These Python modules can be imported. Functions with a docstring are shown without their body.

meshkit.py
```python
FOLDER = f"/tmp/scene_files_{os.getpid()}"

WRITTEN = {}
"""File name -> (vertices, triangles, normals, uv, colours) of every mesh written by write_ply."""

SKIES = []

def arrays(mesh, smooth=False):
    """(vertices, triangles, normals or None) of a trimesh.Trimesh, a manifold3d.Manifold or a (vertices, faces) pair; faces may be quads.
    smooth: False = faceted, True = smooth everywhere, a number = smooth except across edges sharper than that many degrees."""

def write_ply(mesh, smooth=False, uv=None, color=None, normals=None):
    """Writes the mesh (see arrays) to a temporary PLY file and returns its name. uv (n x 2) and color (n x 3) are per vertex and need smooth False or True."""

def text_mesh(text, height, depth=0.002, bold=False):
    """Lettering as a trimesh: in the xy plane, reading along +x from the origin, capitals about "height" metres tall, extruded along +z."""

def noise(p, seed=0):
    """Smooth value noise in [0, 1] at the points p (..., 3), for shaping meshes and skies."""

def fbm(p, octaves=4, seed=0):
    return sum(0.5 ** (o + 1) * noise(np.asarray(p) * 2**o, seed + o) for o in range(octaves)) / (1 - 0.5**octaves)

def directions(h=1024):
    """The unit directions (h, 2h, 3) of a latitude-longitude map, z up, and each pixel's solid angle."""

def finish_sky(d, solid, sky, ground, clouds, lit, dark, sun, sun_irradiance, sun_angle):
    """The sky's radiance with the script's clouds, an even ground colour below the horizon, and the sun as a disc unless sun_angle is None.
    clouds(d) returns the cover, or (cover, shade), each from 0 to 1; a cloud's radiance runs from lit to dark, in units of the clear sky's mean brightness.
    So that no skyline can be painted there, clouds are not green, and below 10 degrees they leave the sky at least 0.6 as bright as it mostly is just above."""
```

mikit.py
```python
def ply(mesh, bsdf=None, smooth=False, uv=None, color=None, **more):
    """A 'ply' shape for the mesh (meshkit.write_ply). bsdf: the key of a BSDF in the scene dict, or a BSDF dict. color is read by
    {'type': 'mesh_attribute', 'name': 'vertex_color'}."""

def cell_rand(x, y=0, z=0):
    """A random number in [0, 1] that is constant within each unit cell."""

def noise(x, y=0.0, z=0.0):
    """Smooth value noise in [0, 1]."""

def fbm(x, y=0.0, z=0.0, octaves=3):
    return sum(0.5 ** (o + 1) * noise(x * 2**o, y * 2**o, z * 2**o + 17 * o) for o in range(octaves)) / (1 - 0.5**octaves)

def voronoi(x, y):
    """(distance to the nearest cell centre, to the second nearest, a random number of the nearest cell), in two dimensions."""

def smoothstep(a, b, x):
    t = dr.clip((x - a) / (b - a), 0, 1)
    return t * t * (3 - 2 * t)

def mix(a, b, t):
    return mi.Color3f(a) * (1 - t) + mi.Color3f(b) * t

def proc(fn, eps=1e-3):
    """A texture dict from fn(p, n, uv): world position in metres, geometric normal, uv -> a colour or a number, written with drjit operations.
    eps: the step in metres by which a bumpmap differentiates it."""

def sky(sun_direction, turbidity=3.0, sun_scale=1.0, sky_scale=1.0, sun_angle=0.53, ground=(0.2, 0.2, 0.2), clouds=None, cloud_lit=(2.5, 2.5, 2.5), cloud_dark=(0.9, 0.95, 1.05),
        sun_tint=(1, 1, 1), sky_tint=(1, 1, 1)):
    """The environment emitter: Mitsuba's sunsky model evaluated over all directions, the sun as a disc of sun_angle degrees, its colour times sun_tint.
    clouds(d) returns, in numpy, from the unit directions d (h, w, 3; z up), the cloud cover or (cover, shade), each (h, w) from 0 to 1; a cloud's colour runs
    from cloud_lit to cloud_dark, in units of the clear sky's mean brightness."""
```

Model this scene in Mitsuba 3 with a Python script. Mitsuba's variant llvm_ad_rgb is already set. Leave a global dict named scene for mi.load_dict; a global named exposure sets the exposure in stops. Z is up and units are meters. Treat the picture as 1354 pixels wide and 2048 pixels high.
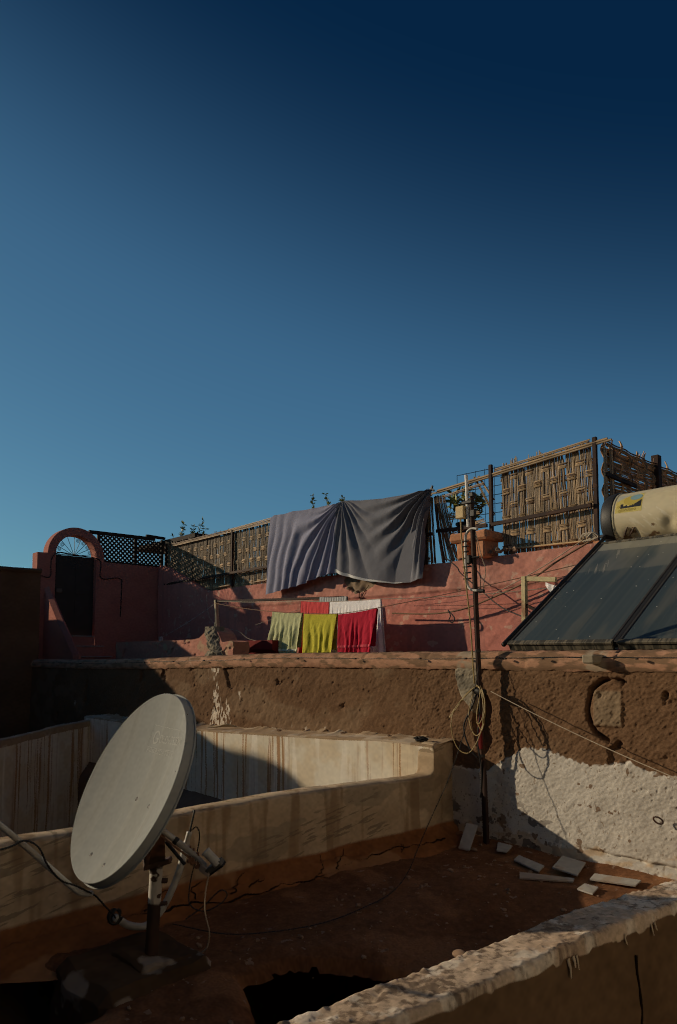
import math
import numpy as np
import drjit as dr
import trimesh
import mitsuba as mi
from shapely.geometry import Polygon
import mikit
import meshkit
from mikit import voronoi, smoothstep, mix

T = mi.ScalarTransform4f
rng = np.random.default_rng(7)
scene, labels = {}, {}

# ------------------------------------------------------------------ camera, light, exposure
# world: +x runs along the mud wall to the right, +y away across it, z up; z = 0 is the red roof floor
EYE = np.array([0.0, 0.0, 1.4])
PITCH = math.radians(4.0)
RIGHT = np.array([0.677, 0.736, 0.0])
AHEAD = np.array([-0.736, 0.677, 0.0])
look_dir = AHEAD * math.cos(PITCH) + np.array([0, 0, math.sin(PITCH)])
scene['camera'] = {
    'type': 'perspective', 'fov_axis': 'x', 'fov': 52.2, 'near_clip': 0.05, 'far_clip': 3000.0,
    'principal_point_offset_x': 0.0, 'principal_point_offset_y': -0.0898,
    'to_world': T().look_at(origin=EYE.tolist(), target=(EYE + look_dir).tolist(), up=[0, 0, 1]),
}
SUN = (-1.0, -0.6, 0.36)
_sun = np.array(SUN) / np.linalg.norm(SUN)


def deep_sky(d):
    """the clear sky deepens to navy with height and away from the sun, all round"""
    q = np.degrees(np.arcsin(np.clip(d[..., 2], -1, 1))) + 0.36 * (np.degrees(np.arccos(np.clip(d @ _sun, -1, 1))) - 50)
    t = np.clip((q - 27) / 25, 0, 1)
    return 0.92 * t * t * (3 - 2 * t)


scene['sky'] = mikit.sky(SUN, turbidity=2.4, sun_scale=1.0, sky_scale=0.86, sun_angle=0.6, ground=(0.16, 0.12, 0.09),
                         sun_tint=(0.96, 1.08, 1.40), sky_tint=(0.55, 1.0, 1.25), clouds=deep_sky, cloud_lit=(0.0, 0.10, 0.36))
exposure = 1.3

# ------------------------------------------------------------------ helpers
def numbered(key):
    if key not in scene and key not in labels and not any(k.startswith(key + '__') for k in scene):
        return key
    n = 1
    while True:
        k = f'{key}_{n:03d}'
        if k not in scene and k not in labels and not any(q.startswith(k + '__') for q in scene):
            return k
        n += 1


def thing(name, label, cat, group=None):
    key = numbered(name)
    labels[key] = {'label': label, 'category': cat}
    if group:
        labels[key]['group'] = group
    return key


def obj(name, mesh, mat, parent=None, smooth=False, uv=None, color=None, label=None, kind=None):
    key = numbered(parent + '__' + name if parent else name)
    scene[key] = mikit.ply(mesh, mat, smooth=smooth, uv=uv, color=color)
    d = {}
    if label:
        d['label'] = label
    if kind:
        d['kind'] = kind
    if d:
        labels[key] = d
    return key


def one(name, mesh, mat, label, cat, smooth=False, group=None, color=None):
    """a thing that is a single mesh"""
    key = numbered(name)
    scene[key] = mikit.ply(mesh, mat, smooth=smooth, color=color)
    labels[key] = {'label': label, 'category': cat}
    if group:
        labels[key]['group'] = group
    return key


def cat_(ms):
    return trimesh.util.concatenate(ms)


def V(*a):
    return np.array(a, float)


def unit(a):
    a = np.asarray(a, float)
    return a / np.linalg.norm(a)


def mesh_(v, f):
    return trimesh.Trimesh(np.asarray(v, float), np.asarray(f, int), process=False)


def box(lo, hi, bev=0.0):
    """axis-aligned box with chamfered edges"""
    lo, hi = V(*lo), V(*hi)
    if bev <= 0:
        m = trimesh.creation.box(extents=hi - lo)
        m.apply_translation((lo + hi) / 2)
        return m
    h = (hi - lo) / 2
    b = min(bev, 0.45 * h.min())
    p = []
    for sx in (-1, 1):
        for sy in (-1, 1):
            for sz in (-1, 1):
                s = V(sx, sy, sz)
                for k in range(3):
                    q = h - b
                    q = q.copy()
                    q[k] = h[k]
                    p.append(s * q)
    m = trimesh.convex.convex_hull(np.array(p))
    m.apply_translation((lo + hi) / 2)
    return m


def bar(a, b, w, h, bev=0.0, up=(0, 0, 1)):
    """square bar from a to b, w across (horizontal), h along up"""
    a, b = V(*a), V(*b)
    d = unit(b - a)
    up = V(*up)
    if abs(d @ up) > 0.98:
        up = V(1, 0, 0)
    s = unit(np.cross(d, up))
    u = np.cross(s, d)
    L = np.linalg.norm(b - a)
    m = box((-w / 2, -L / 2, -h / 2), (w / 2, L / 2, h / 2), bev)
    M = np.eye(4)
    M[:3, 0], M[:3, 1], M[:3, 2], M[:3, 3] = s, d, u, (a + b) / 2
    m.apply_transform(M)
    return m


def tube(pts, r, sides=8, caps=True):
    p = np.asarray(pts, float)
    n = len(p)
    r = np.broadcast_to(np.asarray(r, float), (n,))
    t = np.gradient(p, axis=0)
    t /= np.linalg.norm(t, axis=1, keepdims=True) + 1e-12
    ref = V(0, 0, 1) if abs(t[0][2]) < 0.9 else V(1, 0, 0)
    a = unit(np.cross(t[0], ref))
    A = []
    for i in range(n):
        a = a - t[i] * (a @ t[i])
        a = unit(a)
        A.append(a)
    A = np.array(A)
    B = np.cross(t, A)
    ang = np.arange(sides) * 2 * np.pi / sides
    v = p[:, None] + r[:, None, None] * (np.cos(ang)[None, :, None] * A[:, None] + np.sin(ang)[None, :, None] * B[:, None])
    v = v.reshape(-1, 3)
    i, j = np.meshgrid(np.arange(n - 1), np.arange(sides), indexing='ij')
    j2 = (j + 1) % sides
    q = np.stack([i * sides + j, i * sides + j2, (i + 1) * sides + j2, (i + 1) * sides + j], -1).reshape(-1, 4)
    f = [q[:, [0, 1, 2]], q[:, [0, 2, 3]]]
    if caps:
        v = np.vstack([v, p[:1], p[-1:]])
        j = np.arange(sides)
        j2 = (j + 1) % sides
        f.append(np.stack([j2, j, np.full(sides, n * sides)], 1))
        f.append(np.stack([(n - 1) * sides + j, (n - 1) * sides + j2, np.full(sides, n * sides + 1)], 1))
    return mesh_(v, np.vstack(f))


def curve(pts, n=40):
    """Catmull-Rom through the points"""
    p = np.asarray(pts, float)
    p = np.vstack([2 * p[0] - p[1], p, 2 * p[-1] - p[-2]])
    m = len(p) - 3
    out = []
    for s in np.linspace(0, m - 1e-9, n):
        i = int(s)
        t = s - i
        a, b, c, d = p[i:i + 4]
        out.append(0.5 * (2 * b + (c - a) * t + (2 * a - 5 * b + 4 * c - d) * t * t + (3 * b - a - 3 * c + d) * t ** 3))
    return np.array(out)


def sag(a, b, drop, n=16):
    a, b = V(*a), V(*b)
    t = np.linspace(0, 1, n)[:, None]
    p = a + (b - a) * t
    p[:, 2] -= drop * 4 * t[:, 0] * (1 - t[:, 0])
    return p


def cyl(a, b, r, sides=20):
    return tube([a, b], r, sides)


def grid_faces(nu, nv):
    i, j = np.meshgrid(np.arange(nu - 1), np.arange(nv - 1), indexing='ij')
    q = np.stack([i * nv + j, (i + 1) * nv + j, (i + 1) * nv + j + 1, i * nv + j + 1], -1).reshape(-1, 4)
    return np.vstack([q[:, [0, 1, 2]], q[:, [0, 2, 3]]])


def slab(front, back_off, full=False):
    """closed solid: a grid of points (nu, nv, 3) and its copy moved by back_off (a vector or an array); the grid's normal points out of the solid
    when u x v points towards the viewer"""
    nu, nv = front.shape[:2]
    F = front.reshape(-1, 3)
    off = np.broadcast_to(back_off, front.shape).reshape(-1, 3)
    N = len(F)
    loop = [(i, 0) for i in range(nu)] + [(nu - 1, j) for j in range(1, nv)] + [(i, nv - 1) for i in range(nu - 2, -1, -1)] + [(0, j) for j in range(nv - 2, 0, -1)]
    ids = np.array([i * nv + j for i, j in loop])
    m = len(ids)
    k = np.arange(m)
    k2 = (k + 1) % m
    rim = np.vstack([F[ids], F[ids] + off[ids]])  # vertices of its own, so that smoothing keeps the edge
    side = np.vstack([np.stack([k2, k, k + m], 1), np.stack([k2, k + m, k2 + m], 1)]) + N
    if full:
        gf = grid_faces(nu, nv)
        return mesh_(np.vstack([F, rim, F + off]), np.vstack([gf, side, gf[:, ::-1] + N + 2 * m]))
    c = (F[ids] + off[ids]).mean(0)
    fan = np.stack([k + N + m, k2 + N + m, np.full(m, N + 2 * m)], 1)
    return mesh_(np.vstack([F, rim, [c]]), np.vstack([grid_faces(nu, nv), side, fan]))


def nz(p, f, seed=0, octv=4):
    return meshkit.fbm(np.asarray(p) * f, octv, seed) - 0.5


def ss(a, b, x):
    t = np.clip((np.asarray(x, float) - a) / (b - a), 0, 1)
    return t * t * (3 - 2 * t)


# ------------------------------------------------------------------ materials
def _hash(h):
    h = (h ^ (h >> 13)) * 1274126177
    return mi.Float((h ^ (h >> 16)) & 0xFFFFFF)


def noise(x, y=0.0, z=0.0):
    """smooth value noise in 0..1 (as mikit's, with the lattice hashes shared, so that it compiles quickly)"""
    p = [mi.Float(v) for v in (x, y, z)]
    i = [dr.floor(v) for v in p]
    t = [(v - a) * (v - a) * (3 - 2 * (v - a)) for v, a in zip(p, i)]
    k = [mi.UInt32(mi.Int32(a) + 1000000) * c for a, c in zip(i, (374761393, 668265263, 2147483647))]
    k1 = [a + c for a, c in zip(k, (374761393, 668265263, 2147483647))]

    def edge(b, c):
        return dr.lerp(_hash(k[0] + b + c), _hash(k1[0] + b + c), t[0])

    return dr.lerp(dr.lerp(edge(k[1], k[2]), edge(k1[1], k[2]), t[1]), dr.lerp(edge(k[1], k1[2]), edge(k1[1], k1[2]), t[1]), t[2]) * (1 / 16777215.0)


def fbm(x, y=0.0, z=0.0, octaves=3):
    """fractal noise; the octaves run in a loop, which keeps the compiled kernel short"""
    x, y, z = mi.Float(x) + 0.0, mi.Float(y) + 0.0, mi.Float(z) + 0.0
    o, amp, acc = mi.UInt32(0), mi.Float(0.5), mi.Float(0)

    def body(o, amp, acc, x, y, z):
        acc = acc + amp * noise(x, y, z)
        return o + 1, amp * 0.5, acc, x * 2, y * 2, z * 2 + 17

    o, amp, acc, x, y, z = dr.while_loop((o, amp, acc, x, y, z), lambda o, *r: o < octaves, body)
    return acc * (1 / (1 - 0.5 ** octaves))


def mat(key, color, rough=0.9, metallic=0.0, spec=0.3, **more):
    col = mikit.proc(color) if callable(color) else ({'type': 'rgb', 'value': list(color)} if not isinstance(color, dict) else color)
    r = mikit.proc(rough) if callable(rough) else rough
    b = {'type': 'principled', 'base_color': col, 'roughness': r, 'metallic': metallic, 'specular': spec, **more}
    scene[key] = {'type': 'twosided', 'bsdf': b}
    return key


VC = {'type': 'mesh_attribute', 'name': 'vertex_color'}


def band(x, lo, hi, soft):
    return smoothstep(lo - soft, lo + soft, x) * (1 - smoothstep(hi - soft, hi + soft, x))


# white limewash edge on the mud wall (height of the painted edge at x), also used to shape the relief
WX = np.array([-3.6, -3.06, -2.95, -2.84, -2.74, -2.6, -2.43, -2.26, -1.99, -1.87, -1.71, -1.2, 1.0])
WZ = np.array([0.52, 0.53, 0.61, 0.66, 0.73, 0.735, 0.69, 0.665, 0.70, 0.67, 0.66, 0.60, 0.6])


def white_edge(x):
    out = mi.Float(0.52)
    for a, b, za, zb in zip(WX[:-1], WX[1:], WZ[:-1], WZ[1:]):
        t = dr.clip((x - float(a)) / float(b - a), 0, 1)
        out = dr.select(x > float(a), float(za) + float(zb - za) * t, out)
    return out


def mud_color(p, n, uv):
    w = fbm(p.x * 3.1, p.y * 3.1, p.z * 3.1, 4)
    g = fbm(p.x * 42, p.y * 42, p.z * 42, 3)
    s = noise(p.x * 150, p.y * 150, p.z * 150)
    c = mix([0.095, 0.052, 0.028], [0.185, 0.112, 0.066], dr.clip(0.75 * w + 0.5 * g - 0.1, 0, 1))
    c = c * (0.78 + 0.44 * s)
    # straw-coloured render coming through in patches
    c = mix(c, [0.20, 0.135, 0.085], 0.7 * smoothstep(0.60, 0.70, fbm(p.x * 1.7 + 9, p.z * 2.6, 0, 4)))
    # limewash left on the foot of the wall
    e = white_edge(p.x) + 0.055 * (fbm(p.x * 9, p.z * 9, 3.0, 4) - 0.5) + 0.02 * (noise(p.x * 60, p.z * 60) - 0.5)
    chip = smoothstep(0.74, 0.77, fbm(p.x * 12, p.z * 15, 7.0, 4))
    wht = mix([0.44, 0.41, 0.365], [0.55, 0.525, 0.485], fbm(p.x * 6, p.z * 6, 1.0, 3))
    wht = wht * (0.86 + 0.2 * s)
    wht = mix(wht, [0.22, 0.165, 0.12], 0.75 * smoothstep(0.74, 0.84, fbm(p.x * 75, p.z * 48, 9.0, 2)))
    wht = mix(wht, [0.43, 0.31, 0.19], 0.7 * smoothstep(0.54, 0.68, fbm(p.x * 9, p.z * 16, 5.0, 4) + 1.1 * (0.06 - p.z) + 0.16 * smoothstep(0.13, 0.09, p.z)))
    side = smoothstep(-3.44, -3.40, p.x)
    inw = smoothstep(-0.006, 0.006, e - p.z) * side
    c = mix(c, wht, inw * (1 - 0.85 * chip))
    # crumbled black tide marks at the very foot of the wall, in flakes
    fl = smoothstep(0.62, 0.66, fbm(p.x * 14, p.z * 18, 2.0, 4) + 0.18 * smoothstep(0.12, 0.02, p.z)) * smoothstep(-2.3, -2.7, p.x) * inw
    c = mix(c, [0.07, 0.055, 0.05], 0.8 * fl * smoothstep(0.45, 0.2, p.z))
    # salt bloom near the ledge
    salt = smoothstep(0.60, 0.68, fbm(p.x * 7, p.z * 3.2, 4.0, 4) + 0.22 * band(p.x, -6.9, -6.4, 0.12) * smoothstep(1.05, 0.6, p.z) - 0.22 * (1 - band(p.x, -6.9, -6.4, 0.12)) + 0.20 * band(p.z, 0.60, 0.72, 0.03) * band(p.x, -5.4, -3.6, 0.3))
    c = mix(c, [0.62, 0.55, 0.46], 0.85 * salt * smoothstep(-3.6, -3.8, p.x) * smoothstep(0.40, 0.50, noise(p.x * 50, p.z * 26)))
    # pale cement square let into the wall
    sq = band(p.x, -2.215, -2.035, 0.012) * band(p.z, 0.93, 1.15, 0.012)
    c = mix(c, [0.22, 0.165, 0.11], 0.85 * sq)
    return c


mat('mud_plaster', mud_color, 0.95, spec=0.1)


def pink_color(p, n, uv):
    w = fbm(p.x * 1.6, p.y * 1.6, p.z * 2.4, 4)
    g = fbm(p.x * 22, p.y * 22, p.z * 22, 3)
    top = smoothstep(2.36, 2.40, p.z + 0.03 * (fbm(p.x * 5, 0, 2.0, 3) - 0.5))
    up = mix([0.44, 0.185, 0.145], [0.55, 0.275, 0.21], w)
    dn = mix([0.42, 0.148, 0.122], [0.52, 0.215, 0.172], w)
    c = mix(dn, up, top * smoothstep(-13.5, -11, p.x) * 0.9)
    c = c * (0.80 + 0.4 * g)
    streak = smoothstep(0.55, 0.68, fbm(p.x * 9, p.y * 9, p.z * 0.7, 3))
    c = mix(c, [0.30, 0.14, 0.12], 0.35 * streak)
    c = mix(c, [0.56, 0.40, 0.31], 0.55 * smoothstep(0.64, 0.70, fbm(p.x * 7, p.z * 9, 3.3, 4)))
    # patch where the coat has come off the grey-brown rubble
    q = dr.sqrt(dr.square((p.x + 8.98) / 0.40) + dr.square((p.z - 2.72) / 0.24)) + 0.7 * (fbm(p.x * 7, p.z * 7, 0, 3) - 0.5)
    c = mix(c, mix([0.17, 0.125, 0.085], [0.27, 0.20, 0.14], fbm(p.x * 18, p.z * 18, 0, 3)), smoothstep(1.0, 0.95, q))
    return c


mat('pink_plaster', pink_color, 0.92, spec=0.15)


def simple_plaster(a, b, f=3.0, stain=None, st=0.5):
    def fn(p, n, uv):
        c = mix(a, b, fbm(p.x * f, p.y * f, p.z * f, 4)) * (0.8 + 0.4 * fbm(p.x * 30, p.y * 30, p.z * 30, 3))
        if stain is not None:
            c = mix(c, stain, st * smoothstep(0.56, 0.64, fbm(p.x * 6 + 5, p.y * 6, p.z * 6, 4)))
        return c
    return fn


mat('door_wall_plaster', simple_plaster([0.39, 0.14, 0.112], [0.47, 0.20, 0.155]), 0.92, spec=0.1)
mat('maroon_with_shade', simple_plaster([0.13, 0.012, 0.014], [0.20, 0.022, 0.02]), 0.85, spec=0.2)  # maroon kept dark to carry the shade falling on the bench wall
mat('low_wall_plaster', simple_plaster([0.40, 0.17, 0.13], [0.50, 0.25, 0.19], 2.5, [0.42, 0.30, 0.20], 0.8), 0.92, spec=0.1)
mat('grey_cement', simple_plaster([0.19, 0.165, 0.125], [0.31, 0.27, 0.205], 9.0, [0.11, 0.10, 0.08], 0.6), 0.95, spec=0.1)
mat('bounce_plaster', simple_plaster([0.74, 0.65, 0.52], [0.82, 0.74, 0.61], 1.0), 0.95)
mat('left_mud', simple_plaster([0.095, 0.056, 0.033], [0.165, 0.105, 0.066]), 0.95, spec=0.05)
mat('burnt_clay', simple_plaster([0.46, 0.20, 0.105], [0.56, 0.27, 0.15], 3.0), 0.9, spec=0.1)


def coping_color(p, n, uv):
    w = fbm(p.x * 2.3, p.y * 9, p.z * 9, 4)
    c = mix([0.30, 0.158, 0.098], [0.44, 0.26, 0.175], w) * (0.76 + 0.48 * fbm(p.x * 38, p.y * 38, p.z * 38, 3))
    dirt = smoothstep(0.48, 0.60, fbm(p.x * 9, p.y * 22, p.z * 22, 4) + 0.08 * smoothstep(-3.6, -2.8, p.x))
    c = mix(c, [0.16, 0.105, 0.065], 0.8 * dirt)
    grey = band(p.x, -3.33, -3.13, 0.015) + band(p.x, -2.27, -2.12, 0.02)
    c = mix(c, [0.33, 0.27, 0.20], 0.85 * dr.clip(grey, 0, 1) * smoothstep(0.3, 0.45, fbm(p.x * 15, p.z * 20, 0, 3)))
    line = 1 - smoothstep(0.0, 0.012, dr.abs(dr.abs(p.x + 7.35 + 1.1 * (p.z - 1.35) + 0.04 * (noise(p.z * 30) - 0.5)) - 0.0))
    return mix(c, [0.36, 0.31, 0.24], 0.7 * line)


mat('coping_paint', coping_color, 0.92, spec=0.1)


def cream_color(p, n, uv):
    run = fbm(p.x * 16, p.y * 16, p.z * 0.5, 3)
    fine = fbm(p.x * 44 + 3, p.y * 44, p.z * 0.9, 2)
    c = mix([0.60, 0.535, 0.42], [0.70, 0.68, 0.60], fbm(p.x * 2.2, p.y * 2.2, p.z * 2.8, 3))
    c = mix(c, [0.54, 0.42, 0.26], 0.45 * smoothstep(0.46, 0.6, fbm(p.x * 3.3, p.y * 3.3, p.z * 3.3, 4)))
    c = mix(c, [0.36, 0.205, 0.10], 0.9 * smoothstep(0.50, 0.60, 0.5 * run + 0.5 * fine) * smoothstep(0.30, 0.45, noise(p.x * 2.1 + 4, p.z * 0.7) + 0.25 * band(p.x, -6.9, -5.1, 0.3)))
    c = mix(c, [0.76, 0.73, 0.66], 0.6 * smoothstep(0.60, 0.68, fbm(p.x * 13 + 30, p.y * 13, p.z * 0.5, 3)))
    return c * (0.88 + 0.22 * fbm(p.x * 30, p.y * 30, p.z * 30, 2))


mat('cream_limewash', cream_color, 0.9, spec=0.1)
mat('ledge_dirt', simple_plaster([0.26, 0.18, 0.115], [0.40, 0.30, 0.20], 4.0, [0.50, 0.43, 0.34], 0.6), 0.95, spec=0.1)


def parapet_color(p, n, uv):
    w = fbm(p.x * 3, p.y * 2.2, p.z * 4, 4)
    c = mix([0.46, 0.345, 0.225], [0.66, 0.53, 0.37], dr.clip(1.5 * w - 0.25, 0, 1))
    run = fbm(p.x * 14, p.y * 14, p.z * 0.9, 3)
    c = mix(c, [0.27, 0.165, 0.085], 0.65 * smoothstep(0.52, 0.66, run))
    scr = smoothstep(0.60, 0.70, fbm(p.y * 8 + 2.5 * p.z, p.z * 60 - 12 * p.y, 0, 3)) * smoothstep(0.5, 0.6, fbm(p.y * 1.8, p.z * 3.5, 8.0, 3))
    c = mix(c, [0.17, 0.13, 0.09], 0.6 * scr)
    grey = smoothstep(0.60, 0.64, fbm(p.y * 2.3 + 4, p.z * 4.5, 2.0, 4))
    c = mix(c, [0.28, 0.23, 0.165], 0.45 * grey)
    dk = smoothstep(0.50, 0.56, fbm(p.y * 1.7 + 11, p.z * 2.4, 5.0, 5))
    c = mix(c, [0.22, 0.145, 0.085], 0.5 * dk)
    # rust-red wash over the cove at the foot
    e = 0.125 + 0.035 * (fbm(p.y * 3, p.z * 2, 1.0, 4) - 0.5)
    red = mix([0.15, 0.058, 0.021], [0.34, 0.145, 0.058], fbm(p.x * 6, p.y * 6, p.z * 6, 4)) * (0.75 + 0.5 * fbm(p.x * 34, p.y * 34, p.z * 34, 3))
    red = mix(red, [0.42, 0.24, 0.12], 0.55 * smoothstep(0.56, 0.66, fbm(p.x * 4.3, p.y * 4.3, 3.0, 4)))
    c = mix(c, red, smoothstep(0.012, -0.012, p.z - e))
    return c * (0.84 + 0.3 * fbm(p.x * 46, p.y * 46, p.z * 46, 2))


mat('parapet_plaster', parapet_color, 0.93, spec=0.1)


def ledge_top(p, n, uv):
    g = fbm(p.x * 75, p.y * 75, p.z * 75, 5)
    c = mix([0.30, 0.20, 0.13], [0.56, 0.46, 0.36], fbm(p.x * 5, p.y * 5, p.z * 5, 4))
    c = mix(c, [0.60, 0.54, 0.46], 0.8 * smoothstep(0.46, 0.62, fbm(p.x * 17, p.y * 17, 3.0, 5) + 0.22 * smoothstep(2.0, 3.4, p.y) - 0.1))
    c = mix(c, [0.12, 0.085, 0.06], 0.85 * smoothstep(0.46, 0.68, 0.55 * fbm(p.x * 60, p.y * 60, 1.0, 4) + 0.45 * fbm(p.x * 9, p.y * 9, 7.0, 3)))
    return c * (0.62 + 0.75 * g)


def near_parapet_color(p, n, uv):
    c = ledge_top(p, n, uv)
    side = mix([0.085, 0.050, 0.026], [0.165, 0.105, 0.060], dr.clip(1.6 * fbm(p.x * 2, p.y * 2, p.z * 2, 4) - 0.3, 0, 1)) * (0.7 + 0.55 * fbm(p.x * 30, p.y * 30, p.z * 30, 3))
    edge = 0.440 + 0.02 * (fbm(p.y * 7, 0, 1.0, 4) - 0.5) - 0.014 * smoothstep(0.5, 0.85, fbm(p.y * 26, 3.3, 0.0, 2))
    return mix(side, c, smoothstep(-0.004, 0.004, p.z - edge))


mat('near_parapet_plaster', near_parapet_color, 0.93, spec=0.1)


def floor_color(p, n, uv):
    w = fbm(p.x * 2.2, p.y * 2.2, 0, 4)
    c = mix([0.10, 0.044, 0.022], [0.20, 0.095, 0.048], w) * (0.72 + 0.55 * fbm(p.x * 30, p.y * 30, 0, 3))
    c = mix(c, [0.28, 0.14, 0.07], 0.6 * smoothstep(0.54, 0.66, fbm(p.x * 3.5 + 7, p.y * 3.5, 0, 4)))
    c = mix(c, [0.34, 0.27, 0.21], 0.5 * smoothstep(0.76, 0.82, fbm(p.x * 22, p.y * 22, 4.0, 4)))
    return c * (0.82 + 0.36 * noise(p.x * 110, p.y * 110))


mat('red_earth', floor_color, 0.95, spec=0.08)
mat('drip_lime', [0.36, 0.29, 0.21], 0.9, spec=0.1)
mat('dark_floor', simple_plaster([0.09, 0.06, 0.045], [0.17, 0.12, 0.09], 2.0), 0.95)
mat('ground_dust', simple_plaster([0.20, 0.13, 0.08], [0.30, 0.2, 0.13], 0.05), 0.95)
mat('footing_cement', simple_plaster([0.055, 0.034, 0.02], [0.10, 0.064, 0.038], 5.0, [0.30, 0.26, 0.22], 0.8), 0.95, spec=0.08)
mat('crack_and_gap_shade', [0.022, 0.013, 0.008], 1.0, spec=0.0)


def reed_color_mix():
    return VC


scene['reed'] = {'type': 'twosided', 'bsdf': {'type': 'principled', 'base_color': VC, 'roughness': 0.55, 'specular': 0.35}}
mat('old_steel', simple_plaster([0.028, 0.017, 0.014], [0.055, 0.030, 0.024], 9.0, [0.10, 0.045, 0.025], 0.5), 0.7, spec=0.2)
mat('dark_wood', simple_plaster([0.028, 0.020, 0.016], [0.055, 0.04, 0.03], 8.0), 0.8, spec=0.2)
mat('black_rubber', [0.018, 0.018, 0.019], 0.55, spec=0.4)
mat('black_iron', [0.02, 0.018, 0.018], 0.5, spec=0.4)
mat('door_iron', simple_plaster([0.018, 0.017, 0.017], [0.035, 0.032, 0.03], 5.0), 0.55, spec=0.4)
mat('galvanised', simple_plaster([0.42, 0.42, 0.40], [0.58, 0.57, 0.54], 14.0, [0.30, 0.19, 0.12], 0.6), 0.45, spec=0.5)
mat('pvc_grey', simple_plaster([0.36, 0.36, 0.34], [0.46, 0.455, 0.43], 8.0, [0.28, 0.22, 0.16], 0.5), 0.5, spec=0.5)
mat('pvc_white', simple_plaster([0.62, 0.61, 0.58], [0.74, 0.73, 0.70], 8.0, [0.5, 0.45, 0.38], 0.5), 0.45, spec=0.5)
mat('yellow_cable', simple_plaster([0.25, 0.175, 0.06], [0.36, 0.26, 0.10], 20.0), 0.5, spec=0.5)
mat('rope_light', simple_plaster([0.34, 0.28, 0.21], [0.48, 0.41, 0.32], 20.0), 0.9)
mat('rope_brown', simple_plaster([0.16, 0.095, 0.06], [0.26, 0.16, 0.10], 20.0), 0.9)
mat('box_yellow', simple_plaster([0.50, 0.37, 0.18], [0.62, 0.47, 0.25], 12.0), 0.6)
mat('yellow_steel', simple_plaster([0.44, 0.36, 0.18], [0.54, 0.46, 0.27], 10.0, [0.24, 0.11, 0.05], 0.9), 0.6, spec=0.4)
mat('bleached_wood', simple_plaster([0.36, 0.29, 0.19], [0.50, 0.42, 0.29], 14.0), 0.85)
mat('tile_ceramic', simple_plaster([0.31, 0.30, 0.28], [0.40, 0.385, 0.36], 6.0, [0.33, 0.24, 0.17], 0.6), 0.6, spec=0.3)
mat('pebble', simple_plaster([0.20, 0.12, 0.075], [0.34, 0.24, 0.17], 9.0), 0.95)


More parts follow.
